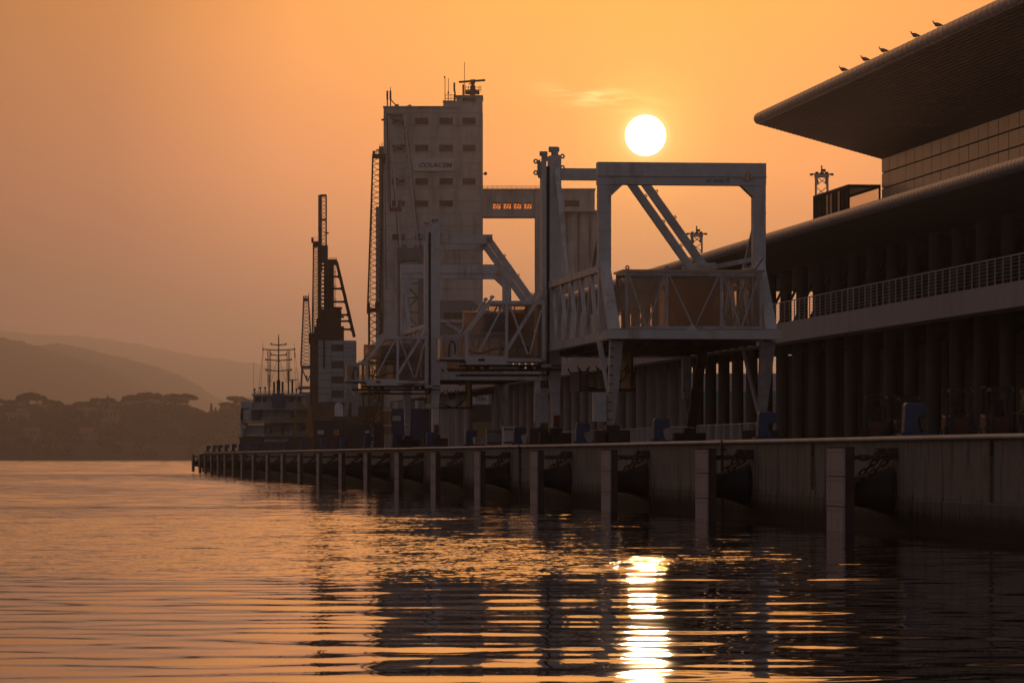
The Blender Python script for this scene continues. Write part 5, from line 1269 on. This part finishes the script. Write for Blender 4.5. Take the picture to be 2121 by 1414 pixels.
m.build('railing', SHW, T)
m = f.mb(); m.beam(f.P(609,828,-.5), f.P(635,848,-.5), .5,.5); m.beam(f.P(642,905,-.5), f.P(642,842,-.5), 1.3, 1.2, w2=.8); m.beam(f.P(560,872,-.8), f.P(640,866,-.8), .35,.35); m.beam(f.P(612,905,-.5), f.P(612,845,-.5), .35); m.build('deck_crane', mat('ship_crane_yellow', (.26,.15,.02), .6, 0, .3, 1), T)
for x in (514, 604): 
    m = f.mb(); f.box(m, x-3.2,x+3.2,895,900,-.3,.4) if x > 600 else m.lathe(f.P(x-8,884,-.2),[(.35,0),(.35,.25)],12,'y'); m.build('life_raft', SHW, T)
# ================================================================ THINGS UNDER THE TERMINAL
def make_forklift(p, s, rz, lab, sc=1.0, body=ORANGE):
    T = thing('forklift', lab, 'forklift', Q(p, s, 2.5), QROT+rz, 'forklifts parked under the terminal'); T.scale = (sc,)*3
    m = MB().prism([(-.95,.32),(.75,.32),(.75,.62),(.35,.66),(.25,.98),(-.25,1.02),(-.88,1.10),(-1.05,.95),(-1.08,.5)], 'y', -.55, .55).build('body', body, T)
    md = m.modifiers.new('b', 'BEVEL'); md.width = .05; md.segments = 2
    m = MB()
    for x, x2 in ((.42,.28),(-.82,-.72)):
        for y in (-.48,.48): m.beam((x,y,.65 if x > 0 else 1.05),(x2,y,2.08),.06)
    m.box(-.82,.38,-.54,-.47,2.06,2.12).box(-.82,.38,.47,.54,2.06,2.12)
    for k in range(7): m.box(-.80+k*.185,-.75+k*.185,-.47,.47,2.07,2.11)
    m.build('overhead_guard', DARKM, T)
    m = MB().prism([(-.55,1.02),(-.05,1.02),(-.05,1.12),(-.40,1.16),(-.52,1.62),(-.62,1.60)], 'y', -.26, .26).build('seat', RUBBER, T)
    m = MB().tube((.32,0,.95),(.12,0,1.25),.03,6); m.torus((.12,0,1.27),.17,.02,'z',16,5); m.build('steering_wheel', DARKM, T)
    m = MB()
    for y in (-.34,.34): m.box(.80,.90,y-.05,y+.05,.10,2.02)
    for z in (.3,.95,1.9): m.box(.82,.88,-.29,.29,z,z+.07)
    m.build('lift_mast', DARKM, T)
    for y in (-.28,.28): MB().box(.92,1.0,y-.06,y+.06,.06,.62).box(1.0,1.95,y-.06,y+.06,.06,.10).build('fork', DARKM, T)
    for x, r in ((.55,.34),(-.72,.28)):
        for y in (-.62,.44):
            w = MB().lathe((x,y,r),[(r*.6,0),(r,.03),(r,.15),(r*.6,.18)],18,'y').build('wheel', RUBBER, T)
            MB().lathe((x,y-.01,r),[(r*.45,0),(r*.45,.2)],12,'y').build('rim', GREYM, w)
    for y in (-.42,.42): MB().lathe((.40,y,1.98),[(.05,0),(.08,.05),(.08,.09)],10,'x').build('headlight', GREYM, T)
    return T
make_forklift(36.5, sq(1818,36.5), -1.9, 'dark orange forklift parked left of the nearest tall bollard', 1.04, mat('orange_red', (.10,.02,.008), .45, 0, .2, 4))
make_forklift(37.6, sq(1880,37.6), -1.7, 'red forklift mostly hidden behind the nearest bollard', 1.0, RED)
make_forklift(36.3, sq(1986,36.3), -1.7, 'orange forklift second from the right edge, between the terminal columns', 1.05)
make_forklift(36.0, sq(2068,36.0), -1.65, 'orange forklift nearest the right edge of the view', 1.0)
# dock worker in a hi-vis jacket at the right edge
def skin_mesh(name, joints, bones, m, parent, sub=2):
    me = bpy.data.meshes.new(name); me.from_pydata([j[0] for j in joints], bones, []); o = bpy.data.objects.new(name, me); COL.objects.link(o)
    o.modifiers.new('s', 'SKIN'); 
    for i, j in enumerate(joints):
        r = j[1]; r = r if isinstance(r, tuple) else (r, r); me.skin_vertices[0].data[i].radius = r
    me.skin_vertices[0].data[0].use_root = True
    sb = o.modifiers.new('d', 'SUBSURF'); sb.levels = sb.render_levels = sub; me.materials.append(m); o.parent = parent; return o
SKIN = mat('skin', (.35,.20,.13), .6); HIVIS = mat('hi_vis_green', (.07,.15,.02), .7, 0, .1, 8); TRO = mat('work_trousers', (.03,.035,.06), .9, 0, .2, 8)
pp, ps_ = 34.5, sq(2121, 34.5)
PT = thing('person', 'person in a green hi-vis jacket with bent arm, standing at the right edge', 'person', Q(pp, ps_, 2.5), QROT+1.2)
skin_mesh('body', [((0,0,.94),(.15,.11)),((0,0,1.15),(.14,.10)),((0,0,1.38),(.17,.11)),((0,.01,1.50),.06),((0,.02,1.60),.055),((0,.03,1.68),(.085,.10)),((0,.02,1.77),(.06,.07)),
    ((-.10,0,.88),.085),((-.11,.01,.50),.06),((-.11,-.01,.09),.042),((-.11,.12,.04),.04),((.10,0,.88),.085),((.12,.04,.50),.06),((.12,.0,.09),.042),((.12,.13,.04),.04),
    ((-.20,0,1.42),.06),((-.30,-.04,1.16),.046),((-.22,.16,1.02),.034),((-.18,.24,1.02),.03),((.20,0,1.42),.06),((.25,-.02,1.14),.046),((.26,.05,.90),.034),((.26,.07,.82),.03),((0,.12,1.66),.018)],
    [(0,1),(1,2),(2,3),(3,4),(4,5),(5,6),(0,7),(7,8),(8,9),(9,10),(0,11),(11,12),(12,13),(13,14),(2,15),(15,16),(16,17),(17,18),(2,19),(19,20),(20,21),(21,22),(5,23)], SKIN, PT)
skin_mesh('hi_vis_jacket', [((0,0,.92),(.19,.14)),((0,0,1.15),(.175,.13)),((0,0,1.38),(.20,.135)),((0,.01,1.49),.09),((-.21,0,1.42),.085),((-.31,-.04,1.16),.068),((-.23,.15,1.03),.052),((.21,0,1.42),.085),((.26,-.02,1.14),.068),((.27,.05,.93),.052)],
    [(0,1),(1,2),(2,3),(2,4),(4,5),(5,6),(2,7),(7,8),(8,9)], HIVIS, PT)
skin_mesh('trousers', [((0,0,.92),(.17,.13)),((-.11,0,.85),.11),((-.12,.01,.50),.082),((-.12,-.01,.12),.068),((.11,0,.85),.11),((.13,.04,.50),.082),((.13,.0,.12),.068)], [(0,1),(1,2),(2,3),(0,4),(4,5),(5,6)], TRO, PT)
MB().lathe((0,.03,1.70),[(.125,0),(.13,.03),(.12,.08),(.085,.13),(.03,.15)],16).box(-.09,.09,.12,.19,1.70,1.715).build('safety_helmet', mat('helmet', (.16,.10,.02), .5), PT, smooth=True)
for sy, (hx, hy, hz) in (('l',(-.17,.27,1.02)),('r',(.26,.08,.79))):
    js = [((hx,hy,hz),.032),((hx+.01,hy+.05,hz-.01),.03)]; bs = [(0,1)]
    for k in range(4):
        b = len(js); js += [((hx-.03+.02*k,hy+.09,hz-.01),.010),((hx-.03+.02*k,hy+.12-.006*abs(k-1.5),hz-.03),.009),((hx-.03+.02*k,hy+.125,hz-.055),.008)]; bs += [(1,b),(b,b+1),(b+1,b+2)]
    b = len(js); js += [((hx-.05,hy+.03,hz),.011),((hx-.06,hy+.07,hz-.02),.009)]; bs += [(0,b),(b,b+1)]
    skin_mesh('hand', js, bs, SKIN, PT, 1)
# small orange barrier and crates near the far columns
T = qthing('traffic_barrier', 'small red plastic barrier right of the two round columns', 'barrier', 30, sq(1018,30), 2.5); o = (30, sq(1018,30), 2.5)
MB(o).prism([(29.4,2.5),(30.6,2.5),(30.3,2.75),(30.12,3.5),(29.88,3.5),(29.7,2.75)], 'y', o[1]-.5, o[1]+.5).build('shell', mat('barrier_red', (.45,.07,.02), .5), T)
MB(o).box(29.3,31.3,o[1]-.3,o[1]+.3,2.5,2.7).build('foot', RUBBER, T)
rnd = random.Random(9)
for x, w, h, lab, m_ in ((1025,1.0,1.1,'grey cable drum box beside the red barrier',GREYM),(1120,1.3,1.0,'dark equipment crate left of the nearer mast foot',DARKM),(1058,.9,1.2,'pale pallet crate right of the middle bollard',OFFW)):
    s = sq(x, 27); T = qthing('equipment_crate', lab, 'crate', 27, s, 2.5); o = (27,s,2.5); m = MB(o).box(27-w/2,27+w/2,s-.5,s+.5,2.62,2.5+h); m.build('box', m_, T)
    m = MB(o)
    for q in (-1,0,1): m.box(27+q*(w/2-.06)-.05,27+q*(w/2-.06)+.05,s-.52,s+.52,2.5,2.61)
    m.build('skid', RUSTD, T)
    m = MB(o)
    for z in (2.75, 2.3+h): m.box(27-w/2-.02,27+w/2+.02,s-.53,s-.5,z,z+.08)
    m.build('strap', DARKM, T)
# ---------------------------------------------------------------- haze
hm = bpy.data.materials.new('haze'); hm.use_nodes = True; ht = hm.node_tree; ht.nodes.clear()
ho = ht.nodes.new('ShaderNodeOutputMaterial'); hv = ht.nodes.new('ShaderNodeVolumePrincipled')
hv.inputs['Density'].default_value = 1.6e-4; hv.inputs['Color'].default_value = (.61,.60,.71,1); hv.inputs['Anisotropy'].default_value = .78
ht.links.new(hv.outputs[0], ho.inputs['Volume'])
hb = MB().box(-8500, 8500, -300, 13900, -1.0, 420).build('haze', hm); tag(hb, kind='stuff')
